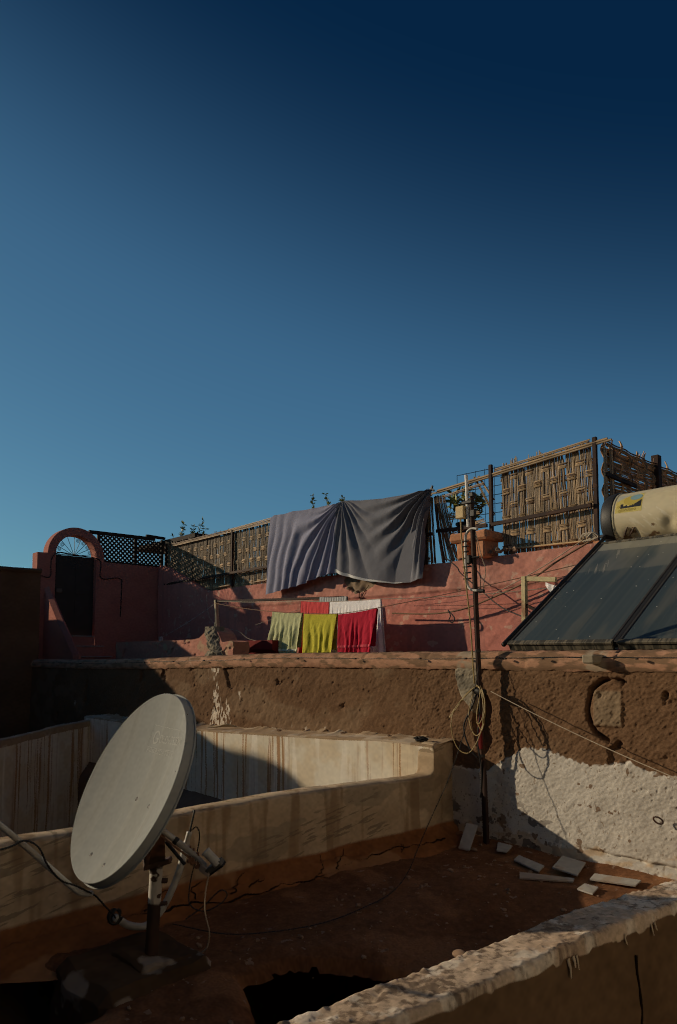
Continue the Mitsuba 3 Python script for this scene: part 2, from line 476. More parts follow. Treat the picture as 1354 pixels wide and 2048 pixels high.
def dish_color(p, n, uv):
    c = mix([0.275, 0.29, 0.285], [0.315, 0.33, 0.325], fbm(p.x * 3, p.y * 3, p.z * 3, 3))
    run = fbm(p.x * 22, (p.y - 2 * p.z) * 0.5, 1.0, 3)
    c = mix(c, [0.36, 0.365, 0.345], 0.35 * smoothstep(0.50, 0.70, run))
    c = mix(c, [0.24, 0.245, 0.225], 0.3 * smoothstep(0.58, 0.70, fbm(p.x * 13 + 7, (p.y - 2 * p.z) * 0.4, 2.0, 3)))
    return c * (0.94 + 0.12 * noise(p.x * 70, p.y * 70, p.z * 70))


mat('dish_paint', dish_color, 0.9, spec=0.03)
mat('dish_print', [0.41, 0.42, 0.405], 0.9, spec=0.03)
mat('rust_bracket', simple_plaster([0.045, 0.028, 0.022], [0.09, 0.05, 0.035], 20.0, [0.26, 0.12, 0.06], 0.7), 0.65, spec=0.4)
mat('pole_paint', lambda p, n, uv: mix(mix([0.03, 0.018, 0.013], [0.07, 0.036, 0.022], fbm(p.x * 30, p.y * 30, p.z * 12, 3)), [0.50, 0.47, 0.42], smoothstep(0.27, 0.285, p.z + 0.03 * (fbm(p.x * 40, p.y * 40, p.z * 20, 3) - 0.5)) * smoothstep(0.7, 0.62, fbm(p.x * 26 + 5, p.y * 26, p.z * 26, 3))), 0.6, spec=0.4)
mat('lnb_plastic', [0.40, 0.39, 0.36], 0.5, spec=0.4)
mat('lnb_dark', [0.10, 0.095, 0.085], 0.5, spec=0.4)


def tank_color(p, n, uv):
    c = mix([0.52, 0.455, 0.30], [0.60, 0.53, 0.37], fbm(p.x * 2, p.y * 2, p.z * 2, 3)) * (0.94 + 0.12 * fbm(p.x * 30, p.y * 30, p.z * 30, 2))
    rust = smoothstep(0.66, 0.72, fbm(p.x * 14, p.y * 14, p.z * 14, 4) + 0.10 * band(p.x, -3.1, -2.62, 0.12) * smoothstep(2.66, 2.52, p.z))
    c = mix(c, [0.14, 0.075, 0.03], 0.9 * rust * smoothstep(2.72, 2.62, p.z))
    scr = smoothstep(0.66, 0.70, fbm((p.x * 0.8 - p.z) * 9, (p.x + p.z) * 40, 2.0, 3)) * band(p.x, -2.95, -2.5, 0.1) * band(p.z, 2.5, 2.78, 0.05)
    return mix(c, [0.70, 0.66, 0.55], 0.45 * scr)


mat('tank_paint', tank_color, 0.42, spec=0.4)
mat('collector_frame', simple_plaster([0.022, 0.021, 0.02], [0.045, 0.042, 0.038], 10.0, [0.09, 0.075, 0.055], 0.5), 0.5, spec=0.5)
mat('collector_edge', lambda p, n, uv: mix([0.05, 0.046, 0.036], [0.15, 0.13, 0.095], smoothstep(0.45, 0.62, fbm(p.x * 55, p.y * 2, p.z * 5, 2))), 0.6, spec=0.4)


def glass_color(p, n, uv):
    s = fbm(p.x * 11, p.y * 0.5, 0, 2)
    c = mix([0.040, 0.056, 0.062], [0.056, 0.074, 0.080], s)
    fin = smoothstep(0.42, 0.48, dr.abs(dr.abs(dr.sin(p.x * 26.0)) - 0.5))
    c = mix(c, [0.066, 0.082, 0.084], 0.5 * fin)
    # paler upper field with a hard lower edge, dust spots and runs below it
    top = smoothstep(5.80, 5.83, p.y + 0.05 * (fbm(p.x * 6, 0, 1.0, 3) - 0.5))
    c = mix(c, [0.19, 0.185, 0.155], 0.42 * top * smoothstep(0.2, 0.6, fbm(p.x * 5 + 2, p.y * 2, 0, 4)))
    c = mix(c, [0.26, 0.25, 0.20], 0.75 * smoothstep(6.20, 6.22, p.y + 0.04 * (fbm(p.x * 5, 0, 4.0, 3) - 0.5)))
    scr = smoothstep(0.70, 0.74, fbm((p.x + 0.35 * p.y) * 90, (p.y - 0.3 * p.x) * 3, 2.0, 2)) * band(p.x, -3.05, -2.75, 0.06) * band(p.y, 5.8, 6.2, 0.05)
    c = mix(c, [0.26, 0.25, 0.21], 0.6 * scr)
    c = mix(c, [0.14, 0.135, 0.11], 0.30 * smoothstep(0.5, 0.64, fbm(p.x * 9, p.y * 1.3, 6.0, 3)))
    f, g, r = voronoi(p.x * 11, p.y * 9)
    c = mix(c, [0.46, 0.44, 0.38], smoothstep(0.06, 0.03, f) * smoothstep(0.80, 0.82, r))
    return c


mat('collector_glass', glass_color, lambda p, n, uv: 0.16 + 0.24 * fbm(p.x * 6, p.y * 3, 0, 3), spec=0.5)
mat('emblem_yellow', [0.52, 0.43, 0.13], 0.5)
mat('emblem_gold', [0.44, 0.345, 0.07], 0.5)
mat('emblem_blue', [0.20, 0.33, 0.37], 0.5)
mat('emblem_grey', [0.40, 0.40, 0.35], 0.5)
mat('emblem_black', [0.016, 0.017, 0.024], 0.5)


def cloth(key, a, b, weave=220, rough=0.95, sheen=0.3, big=3.0):
    def fn(p, n, uv):
        c = mix(a, b, fbm(p.x * big, p.y * big, p.z * big, 3))
        return c * (0.86 + 0.28 * noise(p.x * weave, p.y * weave, p.z * weave))
    mat(key, fn, rough, spec=0.1, sheen=sheen)


cloth('sheet_lilac', [0.205, 0.205, 0.275], [0.24, 0.24, 0.32], 300)
cloth('sheet_grey', [0.132, 0.132, 0.152], [0.160, 0.160, 0.184], 300)
cloth('sheet_hem', [0.46, 0.46, 0.45], [0.56, 0.555, 0.54], 120)
cloth('terry_olive', [0.40, 0.42, 0.225], [0.50, 0.51, 0.29], 90)
cloth('terry_olive_band', [0.68, 0.68, 0.50], [0.74, 0.74, 0.58], 90)
cloth('terry_lime', [0.42, 0.38, 0.035], [0.52, 0.47, 0.055], 90)
cloth('terry_crimson', [0.40, 0.013, 0.036], [0.48, 0.02, 0.048], 90)
cloth('terry_crimson_band', [0.50, 0.06, 0.09], [0.60, 0.09, 0.12], 90)
cloth('terry_red', [0.55, 0.06, 0.065], [0.63, 0.085, 0.085], 90)
cloth('cotton_white', [0.82, 0.79, 0.80], [0.88, 0.86, 0.87], 90)
mat('cotton_striped', lambda p, n, uv: mix([0.52, 0.53, 0.52], [0.24, 0.25, 0.25], smoothstep(0.3, 0.7, dr.sin(p.x * 95) * 0.5 + 0.5)) * (0.9 + 0.2 * noise(p.x * 80, p.y * 80, p.z * 80)), 0.95, spec=0.1)
scene['leaf'] = {'type': 'twosided', 'bsdf': {'type': 'principled', 'base_color': VC, 'roughness': 0.5, 'specular': 0.4}}
mat('stem_bark', [0.09, 0.065, 0.035], 0.9)
mat('pot_plastic', [0.025, 0.024, 0.024], 0.6)

# ------------------------------------------------------------------ ground and roof floors (setting)
obj('ground', mesh_([[-900, -900, -8], [900, -900, -8], [900, 900, -8], [-900, 900, -8]], [[0, 1, 2], [0, 2, 3]]), 'ground_dust', kind='structure')

PIT = np.array([(-3.52, 1.08), (-3.26, 1.24), (-3.02, 1.36), (-2.80, 1.30), (-2.70, 1.20), (-2.60, 0.2), (-2.4, -1.5), (-3.7, -1.5), (-3.7, 0.9)])
HOLE = np.array([(-2.60, 1.80), (-2.52, 1.95), (-2.43, 2.11), (-2.29, 2.28), (-2.17, 2.37), (-2.05, 2.41), (-1.86, 2.40), (-1.55, 2.28), (-1.55, 1.2), (-1.95, 1.30), (-2.19, 1.60), (-2.33, 1.69), (-2.49, 1.77)])


def sdf_poly(x, y, P):
    d = np.full(x.shape, 1e9)
    inside = np.zeros(x.shape, bool)
    for (ax, ay), (bx, by) in zip(P, np.roll(P, -1, 0)):
        ex, ey = bx - ax, by - ay
        t = np.clip(((x - ax) * ex + (y - ay) * ey) / (ex * ex + ey * ey), 0, 1)
        d = np.minimum(d, np.hypot(x - ax - t * ex, y - ay - t * ey))
        c = (ay > y) != (by > y)
        inside ^= c & (x < ex * (y - ay) / (ey + 1e-12) + ax)
    return np.where(inside, -d, d)


gx = np.linspace(-3.62, -0.9, 160)
gy = np.linspace(-1.75, 4.40, 340)
GX, GY = np.meshgrid(gx, gy, indexing='ij')
P3 = np.stack([GX, GY, 0 * GX], -1)
Z = 0.030 * nz(P3, 2.2, 3) + 0.010 * nz(P3, 12, 5) + 0.006 * nz(P3, 40, 6, 2)
hd = np.minimum(sdf_poly(GX, GY, HOLE) - 0.135 * ss(1.75, 2.1, GY), sdf_poly(GX, GY, PIT)) + 0.05 * nz(P3, 9, 9)
Z = Z - 0.055 * ss(0.012, -0.022, hd) - 0.02 * ss(0.09, 0.0, hd)
Z += 0.05 * ss(4.0, 4.33, GY + 0.06 * nz(P3, 5, 4)) + 0.02 * ss(-2.6, -2.1, GX) * ss(3.6, 4.2, GY)
Z -= 0.07 * ss(-2.75, -2.1, GX) * ss(3.85, 3.5, GY)
gf = grid_faces(160, 340)
gf = gf[(hd.ravel()[gf] > -0.026).all(1)]
obj('roof_floor', mesh_(np.stack([GX, GY, Z], -1).reshape(-1, 3), gf), 'red_earth', smooth=40, kind='structure')
dk = box((-3.56, -1.70, -2.9), (-1.25, 4.30, -0.085))
dk = mesh_(dk.vertices, [f for f in dk.faces if dk.vertices[f][:, 2].min() < -1])
obj('room_below', dk, 'left_mud', kind='structure')

obj('upper_terrace_floor', box((-17.4, 4.62, 0.75), (1.5, 12.5, 1.0)), 'dark_floor', kind='structure')
obj('sunken_yard_floor', box((-12.7, -3.0, -1.6), (-3.62, 4.28, -1.35)), 'dark_floor', kind='structure')
obj('lower_roof_floor', box((-1.2, -2.5, -1.9), (3.0, 4.28, -1.72)), 'dark_floor', kind='structure')

# ------------------------------------------------------------------ mud wall with painted coping
mw = thing('mud_wall', 'long rough brown mud wall crossing the scene, lower right part limewashed white', 'wall')


def mud_top(x):
    return np.interp(x, [-12.8, -11, -8.5, -5.9, -1.7, 1.2], [1.17, 1.175, 1.215, 1.285, 1.315, 1.33])


def mud_relief(x, z):
    P = np.stack([x, 0 * x, z], -1)
    inw = ss(-0.01, 0.01, np.interp(x, WX, WZ) + 0.055 * nz(P, 9, 3) - z) * ss(-3.45, -3.40, x)
    h = 0.035 * nz(P, 2.0, 11) + 0.018 * nz(P, 7, 12) + 0.012 * nz(P, 24, 13, 3) * (1 - 0.65 * inw) + 0.010 * nz(P, 66, 14, 2) * (1 - 0.35 * inw)
    # pits and lumps
    c = meshkit.noise(P * 17, 21)
    rough = ss(-0.12, 0.14, nz(P, 1.7, 15, 3))
    h -= 0.012 * ss(0.86, 1.0, c) * (1 - 0.6 * inw) * rough
    c2 = meshkit.noise(P * 34, 22)
    h -= 0.006 * ss(0.76, 1.0, c2) * (0.1 + 0.9 * rough)
    h -= 0.025 * ss(0.20, 0.25, nz(P * V(1, 1, 0.8), 3.4, 17, 5)) * (1 - 0.8 * inw)
    h += 0.008 * inw
    # carved ring left of the cement square
    r = np.hypot((x + 2.10) / 0.165, (z - 1.02) / 0.20) + 0.25 * nz(P, 6, 31)
    ang = np.degrees(np.arctan2(z - 1.02, x + 2.10))
    arc = (np.abs(((ang - 165 + 180) % 360) - 180) < 100)
    h -= 0.060 * np.exp(-((r - 1.0) / 0.07) ** 2) * arc * np.clip(0.35 + 2.2 * meshkit.noise(P * 11, 36) - 0.4, 0, 1.2)
    sq = ss(-0.012, 0.0, np.minimum(np.minimum(x + 2.215, -2.035 - x), np.minimum(z - 0.93, 1.15 - z)) + 0.02 * nz(P, 12, 33))
    h += 0.018 * sq * (0.5 + 1.4 * nz(P, 10, 35))
    # broken pocket behind the antenna pole
    d = np.hypot((x + 3.10) / 0.085, (z - 0.88) / 0.26) + 0.5 * nz(P, 8, 41)
    h -= 0.07 * ss(1.0, 0.7, d)
    # bulge out at the foot
    h += 0.030 * ss(0.16, -0.02, z + 0.08 * nz(P, 4, 51)) * ss(-3.4, -2.2, x)
    h -= 0.03 * np.exp(-((z - 0.115 - 0.05 * nz(P, 3, 52)) / 0.012) ** 2) * ss(-2.4, -2.2, x) * ss(-0.05, 0.12, nz(P, 4, 53) + 0.1)
    return h


def mud_piece(x0, x1, nx, nzv, z0=-1.4):
    xs = np.linspace(x0, x1, nx)
    t = np.concatenate([[0.0], np.linspace(0.12, 1, nzv - 1)]) if z0 < -1 else np.linspace(0, 1, nzv)
    X, Tt = np.meshgrid(xs, t, indexing='ij')
    zt = mud_top(X)
    zz = z0 + (zt - z0) * Tt
    if z0 < -1:
        zz = np.where(Tt == 0, z0, -0.12 + (zt + 0.12) * (Tt - 0.12) / 0.88)
    h = mud_relief(X, zz)
    f = np.stack([X, 4.31 - h, zz], -1)
    bk = np.stack([0 * X, 4.60 - f[..., 1], 0 * X], -1)
    return slab(f, bk)


obj('wall_face', cat_([mud_piece(-3.8, -1.0, 460, 210), mud_piece(-1.0, 1.2, 60, 40), mud_piece(-12.75, -3.8, 700, 110)]), 'mud_plaster', mw, smooth=50)

# coping: sloping mortar cap with broken lumps
xs = np.linspace(-12.75, 1.2, 900)
prof = np.array([(4.42, -0.04), (4.300, -0.034), (4.290, -0.018), (4.286, 0.008), (4.290, 0.034), (4.302, 0.060), (4.322, 0.084), (4.345, 0.098), (4.45, 0.106), (4.615, 0.06), (4.615, -0.03)])
PX, K = np.meshgrid(xs, np.arange(len(prof)), indexing='ij')
yy = prof[K, 0]
zz = mud_top(PX) + prof[K, 1]
Pn = np.stack([PX, yy, zz], -1)
a = 0.012 * nz(Pn, 2.0, 61) + 0.014 * nz(Pn, 11, 62) + 0.014 * nz(Pn, 40, 64, 2)
ck = np.zeros_like(xs)
for c0 in (-10.1, -7.9, -6.6, -4.35, -3.62, -2.72, -2.06):
    ck = np.maximum(ck, np.exp(-((xs - c0) / 0.010) ** 2))
a = a - 0.012 * ck[:, None] * (meshkit.noise(Pn * 20, 65) > 0.35)
wgt = np.array([0.2, 1.2, 1.1, 0.7, 0.55, 0.55, 0.7, 1, 0.8, 0.3, 0.1])[K]
Pn[..., 1] -= a * wgt * 0.8
Pn[..., 2] += a * wgt
obj('coping', mesh_(Pn.reshape(-1, 3), grid_faces(len(xs), len(prof))[:, ::-1]), 'coping_paint', mw, smooth=50, label='sloping terracotta painted cap, cracked and dirty')

# grey cement patch under the coping, left of the pole
pv = np.array([(-3.355, 1.30), (-3.10, 1.30), (-3.105, 1.12), (-3.13, 1.00), (-3.17, 0.94), (-3.25, 1.01), (-3.31, 1.09), (-3.345, 1.17)])
ux = np.linspace(-3.40, -3.06, 60)
uz = np.linspace(0.90, 1.31, 70)
UX, UZ = np.meshgrid(ux, uz, indexing='ij')
PP = np.stack([UX, 0 * UX, UZ], -1)
sd = sdf_poly(UX, UZ, pv) + 0.03 * nz(PP, 14, 71)
UY = 4.31 - mud_relief(UX, UZ) - 0.016 * ss(0.004, -0.02, sd) - 0.010 * nz(PP, 9, 72) * (sd < 0) + 0.03 * ss(-0.004, 0.012, sd)
obj('cement_patch', mesh_(np.stack([UX, UY, UZ], -1).reshape(-1, 3), grid_faces(60, 70)), 'grey_cement', mw, smooth=40, label='smooth grey cement patch under the cap beside the pole')

# ------------------------------------------------------------------ cream yard wall below the mud wall
cw = thing('yard_wall', 'cream limewashed curving wall with rust streaks under the mud wall', 'wall')
ctrl = np.array([(-3.353, 4.035, 0.702), (-3.46, 4.035, 0.704), (-3.9, 4.03, 0.70), (-4.4, 4.01, 0.668), (-5.1, 4.00, 0.635), (-6.2, 3.98, 0.58), (-7.2, 4.03, 0.545), (-8.4, 4.08, 0.50), (-9.62, 4.0, 0.50)])
path = curve(ctrl, 260)
tz = np.linspace(0, 1, 26)
fr = []
for q in path:
    z = -0.12 + (q[2] + 0.12) * tz
    fr.append(np.stack([np.full_like(z, q[0]), np.full_like(z, q[1]), z], -1))
fr = np.array(fr)
fr[..., 1] += 0.03 * nz(fr, 1.5, 81) + 0.008 * nz(fr, 9, 82)
obj('face', mesh_(fr.reshape(-1, 3), grid_faces(*fr.shape[:2])[:, ::-1]), 'cream_limewash', cw, smooth=40)
# ledge on top: from the face's rounded arris back into the mud wall
top = []
for k, q in enumerate(path):
    yf = fr[k, -1, 1]
    s = np.array([0, 0.0, 0.012, 0.05, 0.12, 0.22, 0.32])
    dz = np.array([-0.012, 0.0, 0.006, 0.008, 0.010, 0.012, 0.02])
    top.append(np.stack([np.full(7, q[0]), yf - 0.002 + s * (4.34 - yf) / 0.32, q[2] + dz], -1))
top = np.array(top)
nn = nz(top, 9, 83)
top[:, 2:, 2] += 0.022 * nn[:, 2:] + 0.03 * ss(0.0, 0.25, nn[:, 2:]) * ss(4.2, 4.3, top[:, 2:, 1])
obj('ledge', mesh_(top.reshape(-1, 3), grid_faces(*top.shape[:2])[:, ::-1]), 'ledge_dirt', cw, smooth=40, label='dusty brown ledge on top of the cream wall')
# cove at the foot, red-brown, running down to the yard floor
cv = []
for k in range(0, len(path), 2):
    q = path[k]
    yf = fr[k, 0, 1]
    cv.append([(q[0], yf, -0.10), (q[0], yf - 0.03, -0.14), (q[0], yf - 0.10, -0.19), (q[0], yf - 0.18, -0.26), (q[0], yf - 0.22, -0.36), (q[0], yf - 0.22, -1.36)])
cv = np.array(cv)
cv[..., 1] += 0.05 * nz(cv, 2.5, 84)
obj('foot', mesh_(cv.reshape(-1, 3), grid_faces(*cv.shape[:2])), 'dark_floor', cw, smooth=40)
# left yard wall in shade
lw = thing('shaded_yard_wall', 'streaked grey yard wall in deep shade behind the satellite dish, at the left edge', 'wall')
lp = curve([(-9.45, 4.02, 0.45), (-9.0, 3.4, 0.44), (-8.2, 2.55, 0.43), (-7.3, 1.4, 0.42), (-6.6, 0.2, 0.42), (-6.3, -2.5, 0.42)], 120)
tz = np.linspace(0, 1, 14)
f2 = np.array([np.stack([np.full(14, q[0]), np.full(14, q[1]), -1.36 + (q[2] + 1.36) * tz], -1) for q in lp])
f2[..., 0] += 0.03 * nz(f2, 2, 91)
obj('face', mesh_(f2.reshape(-1, 3), grid_faces(*f2.shape[:2])[:, ::-1]), 'cream_limewash', lw, smooth=40)
tp = []
for k, q in enumerate(lp):
    x0 = f2[k, -1, 0]
    tp.append([(x0 + 0.025, q[1] - 0.015, q[2] - 0.07), (x0 + 0.03, q[1] - 0.02, q[2] - 0.01), (x0 + 0.015, q[1] - 0.01, q[2] + 0.01), (x0 - 0.12, q[1] + 0.07, q[2] + 0.02), (x0 - 0.26, q[1] + 0.15, q[2] + 0.01), (x0 - 0.26, q[1] + 0.15, -1.3)])
tp = np.array(tp)
tp[..., 2] += 0.03 * nz(tp, 6, 92)
obj('coping', mesh_(tp.reshape(-1, 3), grid_faces(*tp.shape[:2])[:, ::-1]), 'ledge_dirt', lw, smooth=40)

# ------------------------------------------------------------------ parapet between the yard and the red roof
pp = thing('parapet', 'low stained plaster parapet behind the satellite dish, with rust red cove at its foot', 'parapet wall')
pc = curve([(-3.385, 4.36, 0.712), (-3.362, 4.16, 0.712), (-3.347, 4.045, 0.705), (-3.342, 4.015, 0.52), (-3.352, 3.9, 0.492), (-3.40, 3.5, 0.497), (-3.45, 2.7, 0.512), (-3.475, 1.9, 0.50), (-3.47, 1.05, 0.51), (-3.42, 0.2, 0.52), (-3.35, -1.5, 0.52)], 480)
# section (offset towards the red roof, height share): top back, top front, face, cove, floor
rows = []
for q in pc:
    x, y, zt = q
    cov = (0.42 + 0.10 * math.sin(y * 1.7)) * (0.32 + 0.68 * float(ss(0.95, 1.55, y)))
    sec = [(-0.15, zt - 1.9), (-0.15, zt - 0.6), (-0.15, zt - 0.03), (-0.145, zt - 0.008), (-0.12, zt + 0.002), (-0.06, zt + 0.004), (-0.015, zt), (0.0, zt - 0.012)]
    for t in np.linspace(0.03, 1, 22):
        z = zt - 0.012 - (zt - 0.012 - 0.125) * t
        sec.append((0.004 * t, z))
    for t in np.linspace(0.06, 1, 26):
        sec.append((0.004 + cov * t ** 1.35, 0.125 - 0.16 * (1 - (1 - t) ** 1.9)))
    rows.append([(x + o, y, z) for o, z in sec])
rows = np.array(rows)
ns = rows.shape[1]
ii = np.arange(ns)
jit = (ii > 2)[None, :]
rows[..., 0] += jit * (0.016 * nz(rows, 3, 101) + 0.012 * nz(rows, 13, 102))
rows[..., 2] += (ii > 2)[None, :] * (0.016 * nz(rows, 5, 103)) + (ii > 29)[None, :] * (0.030 * nz(rows, 4, 104) + 0.012 * nz(rows, 18, 105))
# crack along the cove
crack_y = rows[..., 1]
crk = np.exp(-((rows[..., 2] - (0.075 + 0.05 * nz(np.stack([rows[..., 1], 0 * crack_y, 0 * crack_y], -1), 2.6, 106) + 0.03 * nz(np.stack([rows[..., 1], 0 * crack_y, 0 * crack_y], -1), 14, 107))) / 0.008) ** 2)
brk = ss(-0.10, 0.02, nz(np.stack([rows[..., 1], 0 * crack_y, 0 * crack_y], -1), 3.1, 108)) * (ii > 29)[None, :]
rows[..., 2] -= 0.030 * crk * brk
obj('plaster_body', mesh_(rows.reshape(-1, 3), grid_faces(*rows.shape[:2])[:, ::-1]), 'parapet_plaster', pp, smooth=45)


def crack_tube(pts, r, seed, n=70, wob=0.012):
    p = curve(pts, n)
    p = p + wob * np.stack([nz(p, 22, seed, 3), nz(p, 22, seed + 1, 3), 0.5 * nz(p, 22, seed + 2, 3)], -1) * 2
    rr = r * (0.25 + 1.5 * meshkit.noise(p * 24, seed + 5))
    return tube(p, rr, 5)


def cove_z(x, y):
    q = pc[np.argmin(np.abs(pc[:, 1] - y))]
    cov = 0.42 + 0.10 * math.sin(y * 1.7)
    t = np.clip((x - q[0] - 0.004) / cov, 0, 1) ** (1 / 1.35)
    return 0.125 - 0.16 * (1 - (1 - t) ** 1.9)


# gaping crack of the cove as a dark open seam with broken lips
seam = []
ys = np.linspace(1.55, 4.05, 90)
for j, y in enumerate(ys):
    q = pc[np.argmin(np.abs(pc[:, 1] - y))]
    off = 0.10 + 0.03 * math.sin(3.1 * y) + 0.05 * (meshkit.fbm(np.array([[y * 5, 0, 0]]), 3, 9)[0] - 0.5) + 0.03 * (meshkit.fbm(np.array([[y * 24, 0, 0]]), 2, 19)[0] - 0.5)
    x = q[0] + off
    seam.append((x, y, cove_z(x, y) - 0.001))
seam = np.array(seam)
rr = 0.0085 * np.clip(3.4 * meshkit.fbm(seam * 6, 3, 23) - 1.35, 0.05, 1.2)
obj('crack', tube(seam, rr, 6), 'crack_and_gap_shade', pp, smooth=True, label='long open crack along the foot of the parapet')

rc2 = np.random.default_rng(63)
for k in range(9):
    y = rc2.uniform(1.6, 3.9)
    q = pc[np.argmin(np.abs(pc[:, 1] - y))]
    o = 0.10 + rc2.uniform(-0.03, 0.03)
    dirn = rc2.choice([-1, 1])
    br_ = []
    for t in range(14):
        br_.append((q[0] + o, y, cove_z(q[0] + o, y) - 0.001))
        o = np.clip(o + dirn * 0.008 + rc2.normal() * 0.008, 0.01, 0.36)
        y += rc2.normal() * 0.012 + 0.012
        q = pc[np.argmin(np.abs(pc[:, 1] - y))]
    obj('crack', tube(np.array(br_), np.linspace(0.0045, 0.0008, 14), 5), 'crack_and_gap_shade', pp, smooth=True)

# ------------------------------------------------------------------ near parapet, bottom right
npw = thing('near_parapet', 'weathered parapet with flaking whitish top at the bottom right corner', 'parapet wall')
ctr = curve([(-0.98, 4.30, 0.40), (-1.10, 3.75, 0.43), (-1.23, 3.07, 0.45), (-1.34, 2.3, 0.46), (-1.40, 1.7, 0.455), (-1.47, 1.15, 0.45), (-1.52, 0.5, 0.45), (-1.55, -1.0, 0.45)], 420)
rows = []
for q in ctr:
    x, y, zt = q
    sec = [(-0.005, -0.35), (-0.005, 0.1), (-0.002, zt - 0.10), (0.0, zt - 0.03), (0.004, zt - 0.008), (0.016, zt + 0.004)]
    for t in np.linspace(0.03, 0.185, 12):
        sec.append((t, zt + 0.004 + 0.10 * (t - 0.03)))
    sec += [(0.197, zt + 0.012), (0.203, zt - 0.02)]
    for t in np.linspace(0.05, 1, 24):
        sec.append((0.204 + 0.02 * t, zt - 0.02 - 1.95 * t))
    rows.append([(x + o, y, z) for o, z in sec])
rows = np.array(rows)
rows[..., 0] += 0.018 * nz(rows, 3, 111) + 0.012 * nz(rows, 14, 112)
up = ((np.arange(rows.shape[1]) > 2) & (np.arange(rows.shape[1]) < 22))[None, :]
rows[..., 2] += up * (0.022 * nz(rows, 3.2, 113) + 0.012 * nz(rows, 12, 114) + 0.015 * nz(rows, 48, 115, 3))
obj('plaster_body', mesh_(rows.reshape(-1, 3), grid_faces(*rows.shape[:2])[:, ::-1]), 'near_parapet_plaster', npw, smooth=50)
for kk, (y0, zb) in enumerate([(2.42, -0.35)]):
    cr = []
    for z in np.linspace(0.36, zb, 50):
        x = np.interp(y0, ctr[::-1, 1], ctr[::-1, 0]) + 0.207 + 0.01 * (0.4 - z)
        cr.append((x, y0 + 0.04 * (meshkit.fbm(np.array([[z * 6, 1.0, 0]]), 3, 7)[0] - 0.5) + 0.10 * (0.36 - z), z))
    cr = np.array(cr)
    cr[:, 0] += 0.018 * nz(cr, 3, 111) + 0.012 * nz(cr, 14, 112)
    obj('crack', tube(cr, 0.003 + 0.004 * meshkit.noise(cr * 20, 3), 5), 'crack_and_gap_shade', npw, smooth=True, label='dark vertical crack down the outer face')
# limewash drips over the edge
for (y0, ln, w) in [(2.05, 0.075, 0.009), (2.072, 0.04, 0.008), (2.09, 0.055, 0.006), (2.36, 0.04, 0.006), (2.52, 0.05, 0.006), (2.54, 0.03, 0.006), (2.80, 0.04, 0.006)]:
    x = np.interp(y0, ctr[::-1, 1], ctr[::-1, 0])
    zt = 0.44
    ln *= 0.75
    dp = np.array([(x + 0.204 + 0.010 * t, y0 + 0.0015 * math.sin(5 * t + y0 * 30), zt - ln * t) for t in np.linspace(0, 1, 9)])
    dp[:, 0] += 0.018 * nz(dp, 3, 111) + 0.012 * nz(dp, 14, 112)
    m = tube(dp, np.linspace(1.1 * w, 0.45 * w, 9), 6)
    m.vertices[:, 0] = m.vertices[:, 0].mean() * 0 + (m.vertices[:, 0] - np.repeat(dp[:, 0], 6).tolist().__add__([dp[0, 0], dp[-1, 0]])) * 0.3 + np.array(np.repeat(dp[:, 0], 6).tolist() + [dp[0, 0], dp[-1, 0]])
    obj('paint_drip', m, 'drip_lime', npw, smooth=True)

# ------------------------------------------------------------------ left building casting the long shadow
lb = thing('shaded_building', 'dark brown windowless building wall in shade at the far left', 'building')
gy_ = np.linspace(-6.0, 4.42, 150)
tz = np.linspace(0, 1, 50)
YY, TT = np.meshgrid(gy_, tz, indexing='ij')
zt = np.interp(YY, [-6, -0.75, -0.58, -0.41, -0.15, 0.1, 0.3, 0.7, 1.04, 1.3, 1.8, 2.6, 4.4], [3.0, 2.99, 3.04, 3.0, 2.85, 2.74, 2.715, 2.64, 2.57, 2.70, 2.79, 2.84, 2.86])
zz = -1.6 + (zt + 1.6) * TT
fx = np.stack([-12.7 + 0 * YY, YY, zz], -1)
fx[..., 0] += 0.05 * nz(fx, 1.5, 121) + 0.02 * nz(fx, 7, 122)
obj('wall', slab(fx, V(-0.35, 0, 0)), 'left_mud', lb, smooth=50)
rp_ = Polygon([(-12.9, -1.6), (-12.9, 2.2), (-14.2, 2.35), (-15.9, 3.02), (-19.5, 3.05), (-19.5, -1.6)])
m = trimesh.creation.extrude_polygon(rp_, 3.4, engine='earcut')
v = m.vertices.copy()
m.vertices = np.stack([v[:, 0], 4.41 - v[:, 2], v[:, 1]], -1)
m.invert()
obj('back_room', m, 'left_mud', lb)
cp = np.array([[(-12.66, y, z - 0.05), (-12.63, y, z - 0.01), (-12.66, y, z + 0.03), (-12.85, y, z + 0.05), (-13.0, y, z)] for y, z in zip(gy_, zt[:, -1])])
cp += 0.03 * np.stack([nz(cp, 4, 123), 0 * cp[..., 0], nz(cp, 4, 124)], -1)
obj('coping', mesh_(cp.reshape(-1, 3), grid_faces(*cp.shape[:2])[:, ::-1]), 'left_mud', lb, smooth=50)

# ------------------------------------------------------------------ unseen house added on the right to throw warm light on the shaded walls
nh = thing('bounce_house', 'unseen cream house added on the right to bounce warm light onto the shaded walls', 'house')
obj('wall', box((1.7, -3.0, -8.0), (7.0, 4.0, 5.6)), 'bounce_plaster', nh)
obj('roof_edge', box((1.6, -3.1, 5.6), (7.1, 4.1, 5.8), 0.02), 'burnt_clay', nh)
for y in (-1.6, 2.2):
    w_ = obj('window', box((1.66, y - 0.5, 1.2), (1.74, y + 0.5, 2.6), 0.01), 'dark_wood', nh)

